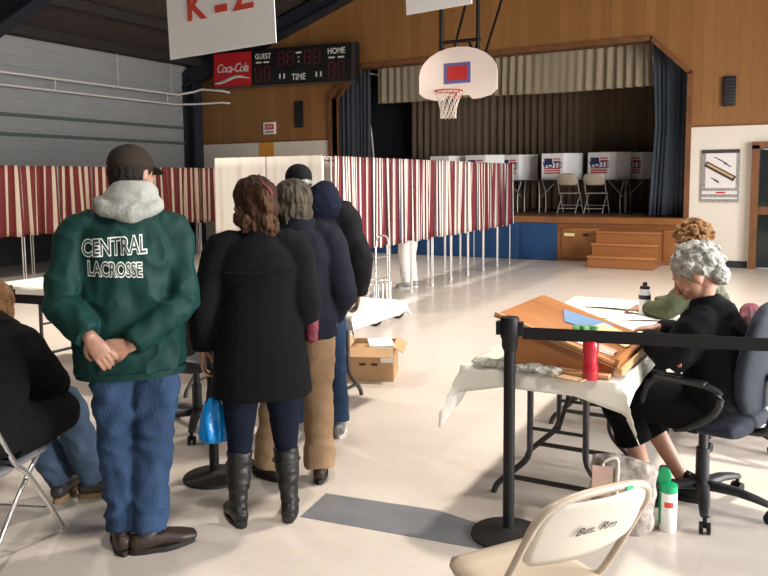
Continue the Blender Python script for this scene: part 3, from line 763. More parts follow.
# tables on the left
folding_table('folding_table', 'white covered table beside the man in the black jacket', -3.43, 4.56, 1.83, .76, PI/2)
folding_table('folding_table', 'table behind the man in the green jacket', -5.28, 4.56, 1.83, .76, PI/2)
cloth('tablecloth', 'white cover on the table beside the man in the black jacket', -3.43, 4.56, 1.84, .77, (.0, .09, .09, .05), seed=8, corner=0)
cloth('tablecloth', 'white cover on the table behind the man in the green jacket', -5.28, 4.56, 1.83, .77, (.08, .0, .10, .08), seed=9)
tag(MB().box((-4.75, 4.9, .752), (.3, .22, .006), Matrix.Rotation(.3, 3, 'Z')).build('paper_sheet', M['yellow_paper']), 'yellow sheet on the table right of the green jacket', 'paper')
tag(MB().box((-4.95, 4.6, .752), (.3, .22, .006), Matrix.Rotation(-.2, 3, 'Z')).build('paper_sheet', M['paper']), 'white sheet on the table right of the green jacket', 'paper')

# wooden sloping desk on the front table
o = thing('sloping_desk', 'orange wooden sloping writing desk on the front right table', 'writing desk', (-.945, 3.72, .745), math.radians(-2))
wx, wy_, hz = .265, .33, .22
ang = math.atan2(hz-.05, 2*wx)
for y in (-wy_+.012, wy_-.012):
    MB().prism([(-wx+.06, 0), (wx, 0), (wx, .05), (-wx+.06, hz-.02)], y-.01, y+.01, 'Y').build('side_panel', M['wood_board'], o)
MB().box((-wx+.06, 0, hz/2-.02), (.018, 2*wy_-.02, hz-.04)).build('back_panel', M['wood_board'], o)
RT = Matrix.Rotation(ang, 3, 'Y'); tc_ = V((0, 0, (hz+.05)/2+.006)); LT = math.hypot(2*wx, hz-.05)
MB().box(tc_, (LT+.04, 2*wy_+.03, .016), RT, bevel=.003).build('top_board', M['wood_board'], o)
MB().box(tc_+RT @ V((0, -wy_-.008, .004)), (LT+.05, .014, .026), RT).build('edge_strip', M['wood_pale'], o)
MB().box(tc_+RT @ V((LT/2+.015, 0, .016)), (.018, 2*wy_+.03, .036), RT).build('front_lip', M['wood_board'], o)
MB().box((wx+.03, -.02, .03), (.03, 2*wy_, .03)).box((wx-.14, -wy_-.045, .012), (.28, .05, .018)).build('tray', M['wood_pale'], o)
def on_desk(name, label, cat, u, v, size, m, rot=0, lift=.012, th=.004, group=None):
    Rd = Matrix.Rotation(math.radians(-2), 3, 'Z'); p = V((-.945, 3.72, .745))+Rd @ (tc_+RT @ V((u, v, lift)))
    q = MB().box((0, 0, 0), (size[0], size[1], th)).build(name, m, None, False)
    q.matrix_world = Matrix.Translation(p) @ (Rd @ RT @ Matrix.Rotation(rot, 3, 'Z')).to_4x4(); return tag(q, label, cat, group)
on_desk('folder', 'blue folder lying on the sloping desk', 'folder', .03, .13, (.26, .22), M['folder_blue'], .35)
on_desk('notepad', 'pale yellow papers on the sloping desk by the woman\'s hands', 'paper', .17, .10, (.22, .24), M['yellow_paper'], -.15, .013)
on_desk('paper_sheet', 'white sheet at the near lower corner of the sloping desk', 'paper', .13, -.22, (.24, .09), M['paper'], .12, .012)
on_desk('paper_roll_label', 'small white oval card near the red bottle', 'card', .21, -.20, (.08, .09), M['tote_pink'], .0, .016)
q = thing('marker_bundle', 'green plastic clips on the desk above the red bottle', 'clips', (-.88, 3.60, .905), .3)
for k in range(3): MB().box((k*.035-.03, k*.01, .004), (.03, .06, .02), Matrix.Rotation(k*.5, 3, 'Z'), bevel=.004).build('clip', M['green_clip'], q)
# second table papers
for k, (x, y, r, sx_, lab) in enumerate(((-1.2, 4.9, .2, .36, 'open white booklet on the second table'), (-1.05, 5.3, -.1, .4, 'large white sheet on the second table'), (-.82, 4.95, .3, .3, 'white sheet in front of the white water bottle'))):
    q = MB()
    n = 8
    for j in range(n): q.box((sx_*(j+.5)/n-sx_/2, 0, .006+.008*math.sin(PI*(j+.5)/n)), (sx_/n+.002, .28, .003))
    q = q.build('paper_sheet', M['paper'], None, False); q.location = (x, y, .742); q.rotation_euler = (0, 0, r); tag(q, lab, 'paper')
# water bottle
o = thing('water_bottle', 'white sports bottle with black lid and navy band', 'bottle', (-.83, 4.98, .742))
MB().lathe([(.034, 0), (.037, .01), (.037, .15), (.034, .165), (.030, .18)]).build('body', M['white_plastic'], o)
MB().lathe([(.0375, .115), (.0378, .117), (.0378, .140), (.0375, .142)]).build('band', M['cup_band'], o)
MB().lathe([(.030, .18), (.030, .195), (.014, .20), (.014, .218), (.010, .222)]).build('lid', M['black'], o)
o = thing('red_bottle', 'translucent red plastic bottle at the near edge of the table', 'bottle', (-.77, 3.30, .745))
MB().lathe([(.030, 0), (.034, .006), (.034, .05), (.029, .075), (.029, .10), (.034, .125), (.034, .165), (.03, .172)]).build('body', M['red_plastic'], o)
MB().lathe([(.022, .17), (.024, .174), (.024, .195), (.0, .197)]).build('cap', M['red_plastic'], o)
# clear plastic bags
for k, (x, y, s_, lab) in enumerate(((-1.20, 3.34, .09, 'crumpled clear plastic bag beside the belt post'), (-1.04, 3.31, .06, 'small crumpled clear bag in front of the wooden desk'), (-.93, 3.31, .045, 'little clear packet left of the red bottle'))):
    q = MB()
    for j in range(6): q.ball((random.uniform(-s_, s_), random.uniform(-.03, .03), .018), (s_*.6, .04, .016), 10)
    me = fuse(q, .006, 1, folds(.014, (30, 30, 30), k))
    q = link('plastic_bag', me, M['clear']); q.location = (x, y, .745); tag(q, lab, 'plastic bag')
tag(MB().box((-.86, 3.27, .75), (.16, .06, .004), Matrix.Rotation(-.3, 3, 'Z')).build('paper_strip', M['cardboard']), 'tan paper strip near the red bottle', 'paper')

# ------------------------------------------------------------------ stanchions and belts
def stanchion(loc, label, rz=0, h=1.01):
    o = thing('belt_stanchion', label, 'stanchion', loc, rz, 'black belt posts')
    MB().lathe([(.165, 0), (.17, .006), (.168, .014), (.12, .024), (.045, .034), (.03, .045), (.0, .046)], n=40).build('base', M['shoe_sole'], o)
    MB().lathe([(.026, .03), (.026, h-.12), (.0, h-.119)]).build('post', M['black'], o)
    MB().lathe([(.029, h-.15), (.036, h-.13), (.036, h-.10), (.042, h-.09), (.042, h-.01), (.038, h), (.0, h)]).build('head', M['black'], o)
    MB().box((.045, 0, h-.05), (.03, .04, .06), bevel=.004).build('belt_clip', M['black'], o)
    MB().box((-.045, 0, h-.05), (.03, .04, .06), bevel=.004).build('belt_clip', M['black'], o)
    return o
P1, P2, P3 = V((-1.105, 3.205)), V((-2.76, 3.12)), V((-4.15, 2.90)); P4 = V((.85, 3.62))
stanchion((P1.x, P1.y, 0), 'black belt post standing at the corner of the wooden-desk table', math.atan2(P4.y-P1.y, P4.x-P1.x))
stanchion((P2.x, P2.y, 0), 'black belt post between the green jacket man and the woman in black coat', math.atan2(P2.y-P3.y, P2.x-P3.x))
stanchion((P3.x, P3.y, 0), 'black belt post at the left photo edge', math.atan2(P2.y-P3.y, P2.x-P3.x))
stanchion((P4.x, P4.y, 0), 'black belt post out of frame at right', math.atan2(P4.y-P1.y, P4.x-P1.x))
def belt(a, b_, label, z=.935, sag=.0):
    d = (b_-a); n = V((-d.y, d.x)).normalized()*.0015; e = d.normalized()*.055; a = a+e; b_ = b_-e
    mb = MB(); K = 12; ring = []
    for k in range(K+1):
        t = k/K; p = a.lerp(b_, t); zz = z-sag*4*t*(1-t)
        ring.append([mb.bm.verts.new((p.x+s_*n.x, p.y+s_*n.y, zz+q)) for s_, q in ((-1, -.027), (1, -.027), (1, .027), (-1, .027))])
    for r0, r1 in zip(ring, ring[1:]):
        for i in range(4): mb.bm.faces.new((r0[i], r0[(i+1) % 4], r1[(i+1) % 4], r1[i]))
    mb.bm.faces.new(ring[0]); mb.bm.faces.new(ring[-1][::-1])
    tag(mb.build('barrier_belt', M['black'], None, False), label, 'belt', 'black barrier belts')
belt(P1, P4, 'black belt stretched across the front right table', .94)
belt(P3, P2, 'black belt running behind the green jacket man')

# ------------------------------------------------------------------ office chairs
def office_chair(label, loc, rz, mf, arms=True, backh=.52, spin=0):
    o = thing('office_chair', label, 'chair', loc, rz, None)
    me = fuse(MB().loft([(0, -.22, .47), (0, -.1, .475), (0, .1, .475), (0, .24, .465)], [(.22, .045), (.245, .05), (.245, .05), (.21, .045)], lat=(1, 0, 0), power=3.2, n=24), .012, 3); link('seat', me, mf, o)
    me = fuse(MB().loft([(0, -.245, .56), (0, -.235, .66), (0, -.25, .80), (0, -.285, .96), (0, -.30, .56+backh-.04)], [(.17, .035), (.215, .045), (.225, .045), (.205, .04), (.14, .03)], lat=(1, 0, 0), power=3, n=24), .012, 3); link('backrest', me, mf, o)
    MB().tube([(0, -.12, .43), (0, -.29, .45), (0, -.315, .60), (0, -.30, .72)], .02).build('back_support', M['chair_black'], o)
    if arms:
        for s_ in (-1, 1):
            MB().tube([(s_*.22, .16, .46), (s_*.29, .17, .52), (s_*.30, .15, .63), (s_*.29, .08, .685), (s_*.29, -.10, .69), (s_*.295, -.19, .66), (s_*.29, -.16, .56), (s_*.25, -.02, .46), (s_*.22, .05, .45)], .016).box((s_*.292, -.01, .695), (.055, .24, .025), bevel=.01).build('armrest', M['chair_black'], o)
    MB().cyl((0, 0, .12), (0, 0, .30), .032).cyl((0, 0, .28), (0, 0, .43), .022).box((0, 0, .43), (.16, .2, .03), bevel=.006).build('gas_column', M['chair_black'], o)
    for k in range(5):
        a = spin+2*PI*k/5; d = V((math.cos(a), math.sin(a), 0))
        MB().loft([V((0, 0, .115)), d*.16+V((0, 0, .115)), d*.31+V((0, 0, .085))], [(.036, .028), (.03, .022), (.022, .014)], lat=d.cross(V((0, 0, 1))), sub=2).build('base_arm', M['chair_black'], o)
        c = MB(); q = d.cross(V((0, 0, 1)))
        for t in (-1, 1): c.cyl(d*.31+q*t*.008+V((0, 0, .027)), d*.31+q*t*.024+V((0, 0, .027)), .027)
        c.cyl(d*.31+V((0, 0, .03)), d*.31+V((0, 0, .085)), .01); c.build('caster', M['black'], o)
    return o
office_chair('navy office chair with loop armrests under the grey-haired woman', (-.365, 3.94, 0), face_rz(-.95, .30), M['navy_fabric'], spin=math.radians(-154))
office_chair('blue-backed office chair under the strawberry blond woman', (-.32, 5.08, 0), face_rz(-1, .1), M['blue_fabric'], spin=.4)
office_chair('black office chair by the covered table, seen between the two people', (-3.42, 3.72, 0), face_rz(-.1, 1), M['chair_black'], spin=.2)

# near folding chair
o = folding_chair('folding_chair', 'beige metal folding chair in the right foreground with pen writing on its back', (-.65, 2.15, 0), face_rz(-.82, .57), M['beige_paint'], M['beige_paint'], mback=M['beige_light'])
o.scale = (.95, .95, .95)
me = text_mesh('Bus. Rm', .045, offset=0, extrude=.0005, shear=.3)
me.transform(Matrix.Translation((.0, -.2570, .705)) @ Euler((PI/2+.47, 0, 0)).to_matrix().to_4x4()); link('pen_writing', me, M['dark_print'], o, False)
MB().box((.09, -.296, .83), (.025, .004, .01)).build('green_mark', M['green_plastic'], o)
# left folding chair
folding_chair('folding_chair', 'grey metal folding chair under the person in the black coat', (-3.06, 1.97, 0), face_rz(-.35, .94), M['grey_seat'], M['chrome'])

# ------------------------------------------------------------------ bags, box, cart
o = thing('tote_bag', 'silvery pink tote bag standing on the floor beside the table', 'bag', (-.66, 3.50, 0), math.radians(12))
def tdisp(p): return .012*noise.noise(p*14)+.004*noise.noise(p*40)
me = fuse(MB().loft([(0, 0, .02), (0, 0, .10), (0, 0, .25), (.01, 0, .325)], [(.135, .065), (.14, .065), (.145, .05), (.15, .035)], lat=(1, 0, 0), power=4, n=28), .008, 2, tdisp); link('body', me, M['tote'], o)
MB().tube([(-.09, -.055, .27), (-.085, -.06, .34), (-.03, -.05, .355), (-.025, -.055, .29), (-.03, -.068, .19)], .009).build('handle', M['beige_light'], o)
MB().box((-.09, -.066, .25), (.09, .008, .14)).build('front_pocket', M['tote_pink'], o)
o = thing('wipes_canister', 'white canister with open green lid on the floor by the tote bag', 'canister', (-.475, 3.60, 0))
MB().lathe([(.036, 0), (.04, .005), (.04, .19), (.037, .2)]).build('body', M['white_plastic'], o)
MB().lathe([(.041, .185), (.041, .215), (.03, .222), (.0, .223)]).build('collar', M['green_plastic'], o)
MB().ballm(Matrix.Translation((-.02, -.01, .255)) @ Matrix.Rotation(.15, 4, 'Y'), (.034, .008, .045)).build('lid', M['green_plastic'], o)
a0 = MB(); n = 10; vs = []
for k in range(n+1):
    a = math.radians(175+k*5.5); vs.append([a0.bm.verts.new((.0412*math.cos(a), .0412*math.sin(a), z)) for z in (.03, .18)])
for p, q in zip(vs, vs[1:]): a0.bm.faces.new((p[0], q[0], q[1], p[1]))
a0.build('green_label', M['green_plastic'], o)
a0 = MB(); vs = []
for k in range(n+1):
    a = math.radians(255+k*5.5); vs.append([a0.bm.verts.new((.0412*math.cos(a), .0412*math.sin(a), z)) for z in (.12, .145)])
for p, q in zip(vs, vs[1:]): a0.bm.faces.new((p[0], q[0], q[1], p[1]))
a0.build('orange_label', M['red_letter'], o)
o = thing('cardboard_box', 'open cardboard box with white packing inside, under the covered table', 'box', (-3.12, 5.42, 0), math.radians(22))
w, d, h = .25, .2, .27
MB().box((0, 0, .005), (2*w, 2*d, .008)).box((-w, 0, h/2), (.008, 2*d, h)).box((w, 0, h/2), (.008, 2*d, h)).box((0, -d, h/2), (2*w, .008, h)).box((0, d, h/2), (2*w, .008, h)).build('carton', M['cardboard'], o)
MB().box((0, 0, .12), (2*w-.02, 2*d-.02, .22), bevel=.02).build('packing', M['cardboard'], o)
for p, s_, r, ax in (((w+.04, 0, h-.01), (.1, 2*d, .006), .5, 'Y'), ((0, -d-.05, h-.02), (2*w, .11, .006), .6, 'X'), ((-w+.07, 0, h+.02), (.16, 2*d, .006), .25, 'Y')):
    MB().box(p, s_, Matrix.Rotation(r, 3, ax)).build('flap', M['cardboard'], o)
MB().box((.13, -.02, h+.012), (.2, .3, .012), Matrix.Rotation(.2, 3, 'Z')).box((.2, -d-.02, h-.05), (.1, .006, .12)).build('white_paper', M['paper'], o)
for x in (-.12, .0, .1): MB().box((x, -d-.005, .14), (.05, .002, .02)).build('print_mark', M['shoe_brown'], o)
# rolling cart with hooped chrome handle
o = thing('rolling_cart', 'chrome rolling cart with black wheels behind the covered table', 'cart', (-4.13, 7.58, 0), math.radians(-90))
hd = MB().tube([(-.16, .0, .12), (-.16, 0, .7), (-.14, 0, .92), (-.07, 0, .985), (.07, 0, .985), (.14, 0, .92), (.16, 0, .7), (.16, 0, .12)], .011)
[MB().cyl((-.27, y, .098), (.27, y, .098), .008).build('axle', M['chrome'], o) for y in (.04, -.5)]; hd.cyl((-.16, 0, .5), (.16, 0, .5), .008).cyl((-.16, 0, .75), (.16, 0, .75), .008); hd.build('handle', M['chrome'], o)
bs = MB().tube([(-.2, 0, .12), (-.2, -.5, .12), (.2, -.5, .12), (.2, 0, .12), (-.2, 0, .12)], .01, sub=1).tube([(-.2, 0, .45), (-.2, -.45, .45), (.2, -.45, .45), (.2, 0, .45), (-.2, 0, .45)], .008, sub=1)
for x in (-.2, -.1, 0, .1, .2): bs.cyl((x, -.5, .12), (x, -.45, .45), .004, n=6).cyl((x, 0, .12), (x, 0, .45), .004, n=6)
for y in (-.4, -.3, -.2, -.1): bs.cyl((-.2, y, .12), (-.2, y, .45), .004, n=6).cyl((.2, y, .12), (.2, y, .45), .004, n=6)
bs.build('basket', M['chrome'], o)
for x in (-.27, .27):
    for y in (-.5, .04):
        w_ = MB(); k = 24
        w_.tube([(x, y+.085*math.cos(2*PI*i/k), .098+.085*math.sin(2*PI*i/k)) for i in range(k+1)], .014, sub=1, lat=(1, 0, 0)); wh = w_.build('wheel', M['tyre'], o)
        MB().cyl((x-.012, y, .098), (x+.012, y, .098), .062).cyl((x-.02, y, .098), (x+.02, y, .098), .02).build('hub', M['grey_metal'], wh)

# ================================================================== PEOPLE
def basis(d, n):
    """columns: across, along d, normal n"""
    d = V(d).normalized(); n = V(n); n = (n-d*n.dot(d)).normalized(); x = d.cross(n)
    return Matrix((x, d, n)).transposed()
def add_hand(mb, wrist, d, nrm, side, curl=.5, s=1.0, spread=.0):
    """back of the hand faces nrm; side -1 left, +1 right"""
    B = basis(d, nrm); w = V(wrist)
    def P(x, y, z): return w+B @ (V((x, y, z))*s)
    lat = B.col[0]
    mb.loft([P(0, -.02, 0), P(0, .02, 0), P(0, .06, 0), P(0, .092, -.002)], [(.026*s, .019*s), (.034*s, .017*s), (.041*s, .015*s), (.039*s, .012*s)], lat=lat, n=16, sub=2)
    th = -side
    for i, (x, L, r) in enumerate(((-.031, .068, .0078), (-.0105, .078, .0082), (.0105, .073, .0080), (.031, .056, .0070))):
        x *= -th*1.0; fan = x*spread
        a = curl*.5; p = V((x, .088, -.001)); pts = [V((x*.9, .06, 0)), p]
        for k, f in enumerate((.44, .31, .25)):
            p = p+V((fan*f, math.cos(a)*L*f, -math.sin(a)*L*f)); pts.append(p); a += curl*(.75 if k == 0 else .6)
        mb.loft([P(*q) for q in pts], [r*s*1.05, r*s*1.05, r*s, r*s*.92, r*s*.8], lat=lat, n=10, sub=2)
    tx = th*1.0
    pts = [(tx*.018, .012, -.004), (tx*.042, .036, -.014), (tx*.052, .062, -.022-.012*curl), (tx*.048, .086, -.028-.02*curl)]
    mb.loft([P(*q) for q in pts], [.013*s, .0115*s, .0095*s, .008*s], lat=lat, n=10, sub=2)

def add_head(mb, c, R, s=1.0):
    c = V(c)
    def P(x, y, z): return c+R @ (V((x, y, z))*s)
    T = Matrix.Translation(c) @ R.to_4x4()
    def E(p, r, rot=None):
        m = T @ Matrix.Translation(V(p)*s) @ (rot.to_4x4() if rot else Matrix()); mb.ballm(m, V(r)*s, 20)
    lx = R @ V((1, 0, 0))
    E((0, -.014, .032), (.075, .094, .092))
    mb.loft([P(0, .026, .07), P(0, .034, .02), P(0, .034, -.03), P(0, .040, -.07), P(0, .052, -.098)], [(.058*s, .054*s), (.066*s, .056*s), (.061*s, .055*s), (.047*s, .044*s), (.026*s, .026*s)], lat=lx, n=20)
    mb.loft([P(0, .086, .022), P(0, .101, -.008), P(0, .108, -.024), P(0, .095, -.034)], [(.008*s, .009*s), (.011*s, .012*s), (.016*s, .012*s), (.012*s, .008*s)], lat=lx, n=10)
    E((0, .084, .036), (.046, .012, .009)); E((0, .089, -.052), (.024, .010, .006)); E((0, .086, -.063), (.021, .010, .007)); E((0, .080, -.095), (.022, .016, .014))
    for q in (-1, 1):
        E((q*.036, .062, -.022), (.026, .022, .022))
        E((q*.076, -.006, -.004), (.010, .019, .031), Matrix.Rotation(q*-.35, 3, 'Z'))
    return P

def make_body(root, J, skin, s=1.0, voxel=.0062, hs=1.0):
    mb = MB(); lat = J.get('lat', (1, 0, 0)); hc, ws, ch, upp, nk, hd = [V(J[k]) for k in ('hip', 'waist', 'chest', 'upper', 'neck', 'head')]
    mb.loft([hc+(hc-ws)*.3, hc, ws, ch, upp, upp.lerp(nk, .55), nk], [(.12*s, .09*s), (.16*s, .11*s), (.13*s, .095*s), (.15*s, .11*s), (.165*s, .09*s), (.09*s, .065*s), (.056*s, .056*s)], lat=lat, n=24)
    mb.loft([upp.lerp(nk, .6), nk, hd+J['R'] @ V((0, -.015, -.04))], [.058*s, .052*s, .056*s], n=16)
    for i in (0, 1):
        sh, el, wr = [V(J[k][i]) for k in ('sh', 'el', 'wr')]
        q = -1 if i == 0 else 1
        mb.loft([upp.lerp(sh, .5), sh, sh.lerp(el, .5), el, el.lerp(wr, .4), wr], [.055*s, .055*s, .047*s, .040*s, .040*s, .027*s], n=14, lat=(0, 1, .3))
        d, n, curl = J['hand'][i]; add_hand(mb, wr, d, n, q, curl, s)
        hp, kn, an = [V(J[k][i]) for k in ('hipj', 'kn', 'an')]
        mb.loft([hp, hp.lerp(kn, .5), kn, kn.lerp(an, .35), an], [.088*s, .075*s, .056*s, .056*s, .037*s], n=16, lat=lat)
        t = V(J['toe'][i]).normalized(); side = t.cross(V((0, 0, 1)))
        mb.loft([an+t*-.03+V((0, 0, -.045)), an+t*.04+V((0, 0, -.045)), an+t*.12+V((0, 0, -.06)), an+t*.17+V((0, 0, -.065))], [(.03, .03), (.035, .032), (.04, .02), (.03, .014)], lat=side, n=14)
    add_head(mb, hd, J['R'], hs)
    me = fuse(mb, voxel, 2, None, .4); b_ = link('body', me, skin, root)
    for q in (-1, 1):
        e = MB().ball(hd+J['R'] @ (V((q*.030, .0745, .014))*hs), .0105*hs, 12).build('eye', M['eye'], root)
        MB().ball(hd+J['R'] @ (V((q*.030, .0835, .014))*hs), .0045*hs, 8).build('iris', M['dark_print'], e)
    return b_

def shoe(root, an, t, m, sole, L=.28, w=.047, h=.05, name='shoe', tread=None):
    """an: ankle point; t toe direction"""
    t = V(t).normalized(); side = t.cross(V((0, 0, 1))); g = V((an[0], an[1], 0))
    z = V((0, 0, 1))
    me = fuse(MB().loft([g-t*.065+z*.05, g-t*.02+z*.056, g+t*.06+z*.052, g+t*(L*.45)+z*.042, g+t*(L-.095)+z*.034], [(w*.72, .036), (w*.85, .042), (w*.92, .036), (w*1.08, .028), (w*.75, .018)], lat=side, n=20, power=2.4)
              .loft([g-t*.02+z*.06, V(an)+z*.03-t*.005], [(w*.8, w*.95), (w*.75, w*.85)], lat=side, n=16), .006, 2)
    o = link(name, me, m, root)
    pts = []
    for k in range(24):
        a = 2*PI*k/24; y = math.cos(a); x = math.sin(a)
        ww = w*(.98 if y > 0 else .82)*(1.08 if .0 < y < .7 else 1); pts.append(g+t*(y*(L/2)+(L/2-.09))+side*(x*ww))
    mb = MB(); A = [mb.bm.verts.new((p.x, p.y, .0)) for p in pts]; B_ = [mb.bm.verts.new((p.x, p.y, .024)) for p in pts]
    mb.bm.faces.new(A); mb.bm.faces.new(B_[::-1])
    for i in range(24): mb.bm.faces.new((A[i], A[(i+1) % 24], B_[(i+1) % 24], B_[i]))
    mb.build('sole', sole, o); return o

def garment(root, name, lofts, m, voxel=.010, smooth=3, disp=None, extra=None):
    mb = MB()
    for pts, rad, lat in lofts: mb.loft(pts, rad, lat=lat, n=24, power=2.15, rnd=False)
    if extra: extra(mb)
    return link(name, fuse(mb, voxel, smooth, disp), m, root, angle=75)
def trousers(root, J, m, ra=(.175, .125), thigh=.102, knee=.078, cuff=.07, amp=.014, endz=None, end=1.0, off_=0, sc=(7, 7, 11)):
    lat = J.get('lat', (1, 0, 0)); L = [([V(J['hip'])-(V(J['waist'])-V(J['hip']))*.15, V(J['hip']), V(J['waist'])], [(ra[0]*.95, ra[1]), ra, (ra[0]*.85, ra[1]*.9)], lat)]
    for i in (0, 1):
        hp, kn, an = [V(J[k][i]) for k in ('hipj', 'kn', 'an')]; e = kn.lerp(an, end)
        L.append(([hp, hp.lerp(kn, .45), kn, kn.lerp(e, .5), e], [(thigh, thigh*1.08), thigh*.97, knee, (knee+cuff)/2*1.0, cuff], lat))
    return garment(root, 'trousers', L, m, .010, 2, folds(amp, sc, off_))
def sleeves(J, r=(.085, .078, .066, .05), end=1.0, lat=(0, 1, .2), inset=.35):
    out = []
    for i in (0, 1):
        sh, el, wr = [V(J[k][i]) for k in ('sh', 'el', 'wr')]; e = el.lerp(wr, end)
        out.append(([V(J['upper']).lerp(sh, inset), sh, sh.lerp(el, .5), el, el.lerp(e, .5), e], [r[0]*.85, r[0], r[1], r[1]*.95, r[2], r[3]], lat))
    return out
def hair_mesh(root, c, R, balls, m, s=1.0, amp=.006, fr=45, voxel=.0055, lofts=(), st=(1, 1, .3), name='hair', smooth=2):
    mb = MB()
    for p, r in balls: mb.ballm(Matrix.Translation(V(p)*s), V(r if not isinstance(r, (int, float)) else (r, r, r))*s, 20)
    for pts, rad in lofts: mb.loft([V(p)*s for p in pts], [(a*s, b_*s) for a, b_ in rad], lat=(1, 0, 0), n=14)
    me = fuse(mb, voxel, smooth, lambda p: amp*(noise.noise(V((p.x*fr*st[0], p.y*fr*st[1], p.z*fr*st[2])))+.6*noise.noise(V((p.x*fr*2.2*st[0], p.y*fr*2.2*st[1], p.z*fr*2.2*st[2])))))
    me.transform(Matrix.Translation(V(c)) @ R.to_4x4()); return link(name, me, m, root, angle=80)
def headR(yaw=0, pitch=0, roll=0):
    """yaw + turns to the person's left, pitch - looks down"""
    return Matrix.Rotation(yaw, 3, 'Z') @ Matrix.Rotation(pitch, 3, 'X') @ Matrix.Rotation(roll, 3, 'Y')
def standing(s, head, R, el, wr, hand, feet, toe, hw=.18, hipw=.095, lean=0.0, cx=0):
    z = lambda v: v*s
    return dict(hip=(cx, 0, z(.94)), waist=(cx, lean*.3, z(1.08)), chest=(cx, lean*.6, z(1.28)), upper=(cx, lean*.85, z(1.42)), neck=(cx+(head[0]-cx)*.5, lean, z(1.50)), head=head, R=R,
                sh=[(-hw, lean*.8, z(1.405)), (hw, lean*.8, z(1.405))], el=el, wr=wr, hand=hand,
                hipj=[(cx-hipw, 0, z(.90)), (cx+hipw, 0, z(.90))], kn=[V((cx-hipw, .02, z(.9))).lerp(V(feet[0]), .5)+V((0, .03, 0)), V((cx+hipw, .02, z(.9))).lerp(V(feet[1]), .5)+V((0, .03, 0))], an=feet, toe=toe)

# ---- man in the green jacket
def rim(root, name, pts, r, m, lat=(0, 0, 1)): return MB().tube(pts, r, lat=lat).build(name, m, root)
man = thing('person', 'man in green lettered jacket, grey hood, cap and jeans, hands clasped behind his back', 'person', (-2.555, 2.37, 0), face_rz(-.717, .697))
J = standing(1.0, (.035, .02, 1.655), headR(-.75, -.1), [(-.27, -.09, 1.13), (.222, -.08, 1.11)], [(-.15, -.215, .995), (.0, -.19, .945)],
             [((.50, -.08, -.80), (.15, -1, -.05), .45), ((-.95, -.02, -.10), (.0, -1, .25), .9)], [(-.065, -.03, .09), (.055, -.085, .09)], [(-.08, 1, 0), (1, .2, 0)], hw=.185, cx=.02)
J['upper'] = (0, -.01, 1.42); J['neck'] = (.025, .0, 1.51)
make_body(man, J, M['skin_dark'], voxel=.0055)
trousers(man, J, M['jeans'], (.18, .13), .103, .084, .067, .034, off_=3, sc=(6, 6, 8))
X = (1, 0, 0)
jk = garment(man, 'jacket', [([(.0, 0, .80), (0, 0, .95), (0, -.005, 1.12), (0, -.01, 1.28), (0, -.015, 1.38), (.01, -.01, 1.45), (.02, 0, 1.52)], [(.235, .165), (.235, .165), (.225, .165), (.23, .155), (.205, .135), (.155, .115), (.11, .105)], X)] + sleeves(J, (.088, .079, .070, .054), .96, inset=.3), M['jacket_green'], .008, 2, folds(.032, (6.5, 6.5, 5.5), 1.3))
MB().loft([(0, 0, .785), (0, 0, .815)], [(.232, .162), (.236, .166)], n=32, rnd=False, power=2.15).build('hem_band', M['jacket_green'], man)
garment(man, 'hood', [([(.025, -.035, 1.495), (.03, -.03, 1.53), (.035, -.02, 1.57), (.035, -.01, 1.605)], [(.115, .09), (.125, .10), (.11, .098), (.088, .09)], X)], M['hoodie_grey'], .008, 3, folds(.014, (8, 8, 14), 9),
        extra=lambda mb: mb.loft([(-.10, -.03, 1.535), (-.08, -.09, 1.51), (.02, -.125, 1.485), (.12, -.09, 1.51), (.14, -.03, 1.535)], [.028, .034, .038, .034, .028], lat=(0, 0, 1), n=16))
hair_mesh(man, J['head'], J['R'], [((0, -.025, .0), (.081, .092, .075)), ((0, -.06, -.035), (.062, .05, .05))], M['hair_dark'], amp=.003)
cp = MB().ballm(Matrix.Translation((0, -.012, .042)), (.088, .106, .085), 24).ballm(Matrix.Translation((0, -.012, .036)), (.091, .109, .028), 24)
me = fuse(cp, .006, 3, folds(.004, (12, 12, 12))); me.transform(Matrix.Translation(V(J['head'])) @ J['R'].to_4x4()); cap_ = link('cap', me, M['cap_brown'], man)
cp = MB().ballm(Matrix.Translation((0, .098, .030)) @ Matrix.Rotation(-.28, 4, 'X'), (.068, .070, .007), 24); 
bmesh.ops.transform(cp.bm, matrix=Matrix.Translation(V(J['head'])) @ J['R'].to_4x4(), verts=cp.bm.verts); cp.build('brim', M['cap_brown'], cap_)
shoe(man, (-.065, -.03, .09), (-.08, 1, 0), M['shoe_brown'], M['shoe_sole'], .29, .05)
shoe(man, (.05, -.085, .09), (1, .2, 0), M['shoe_brown'], M['shoe_sole'], .29, .05)
# lettering wrapped on the jacket back
bvh = BVHTree.FromPolygons([v.co.copy() for v in jk.data.vertices], [tuple(p.vertices) for p in jk.data.polygons])
def on_back(name, txt, size, cx, z, sx, m, offset, gap, arch=0.0, tilt=0.0, grow=0.0):
    me = text_mesh(txt, size, offset=offset, extrude=0)
    bm = bmesh.new(); bm.from_mesh(me)
    bmesh.ops.triangulate(bm, faces=bm.faces)
    for _ in range(2):
        es = [e for e in bm.edges if e.calc_length() > .022]
        if es: bmesh.ops.subdivide_edges(bm, edges=es, cuts=1); bmesh.ops.triangulate(bm, faces=bm.faces)
    for v in bm.verts:
        x = v.co.x*sx; y = v.co.y*(1+grow*x); X_ = cx+x; Z_ = z+y+arch*(x*x)+tilt*x
        hit = bvh.ray_cast(V((X_, -1, Z_)), V((0, 1, 0)))
        v.co = (X_, (hit[0].y if hit[0] is not None else -.17)-gap, Z_)
    bm.to_mesh(me); bm.free()
    return link(name, me, m, man, False)
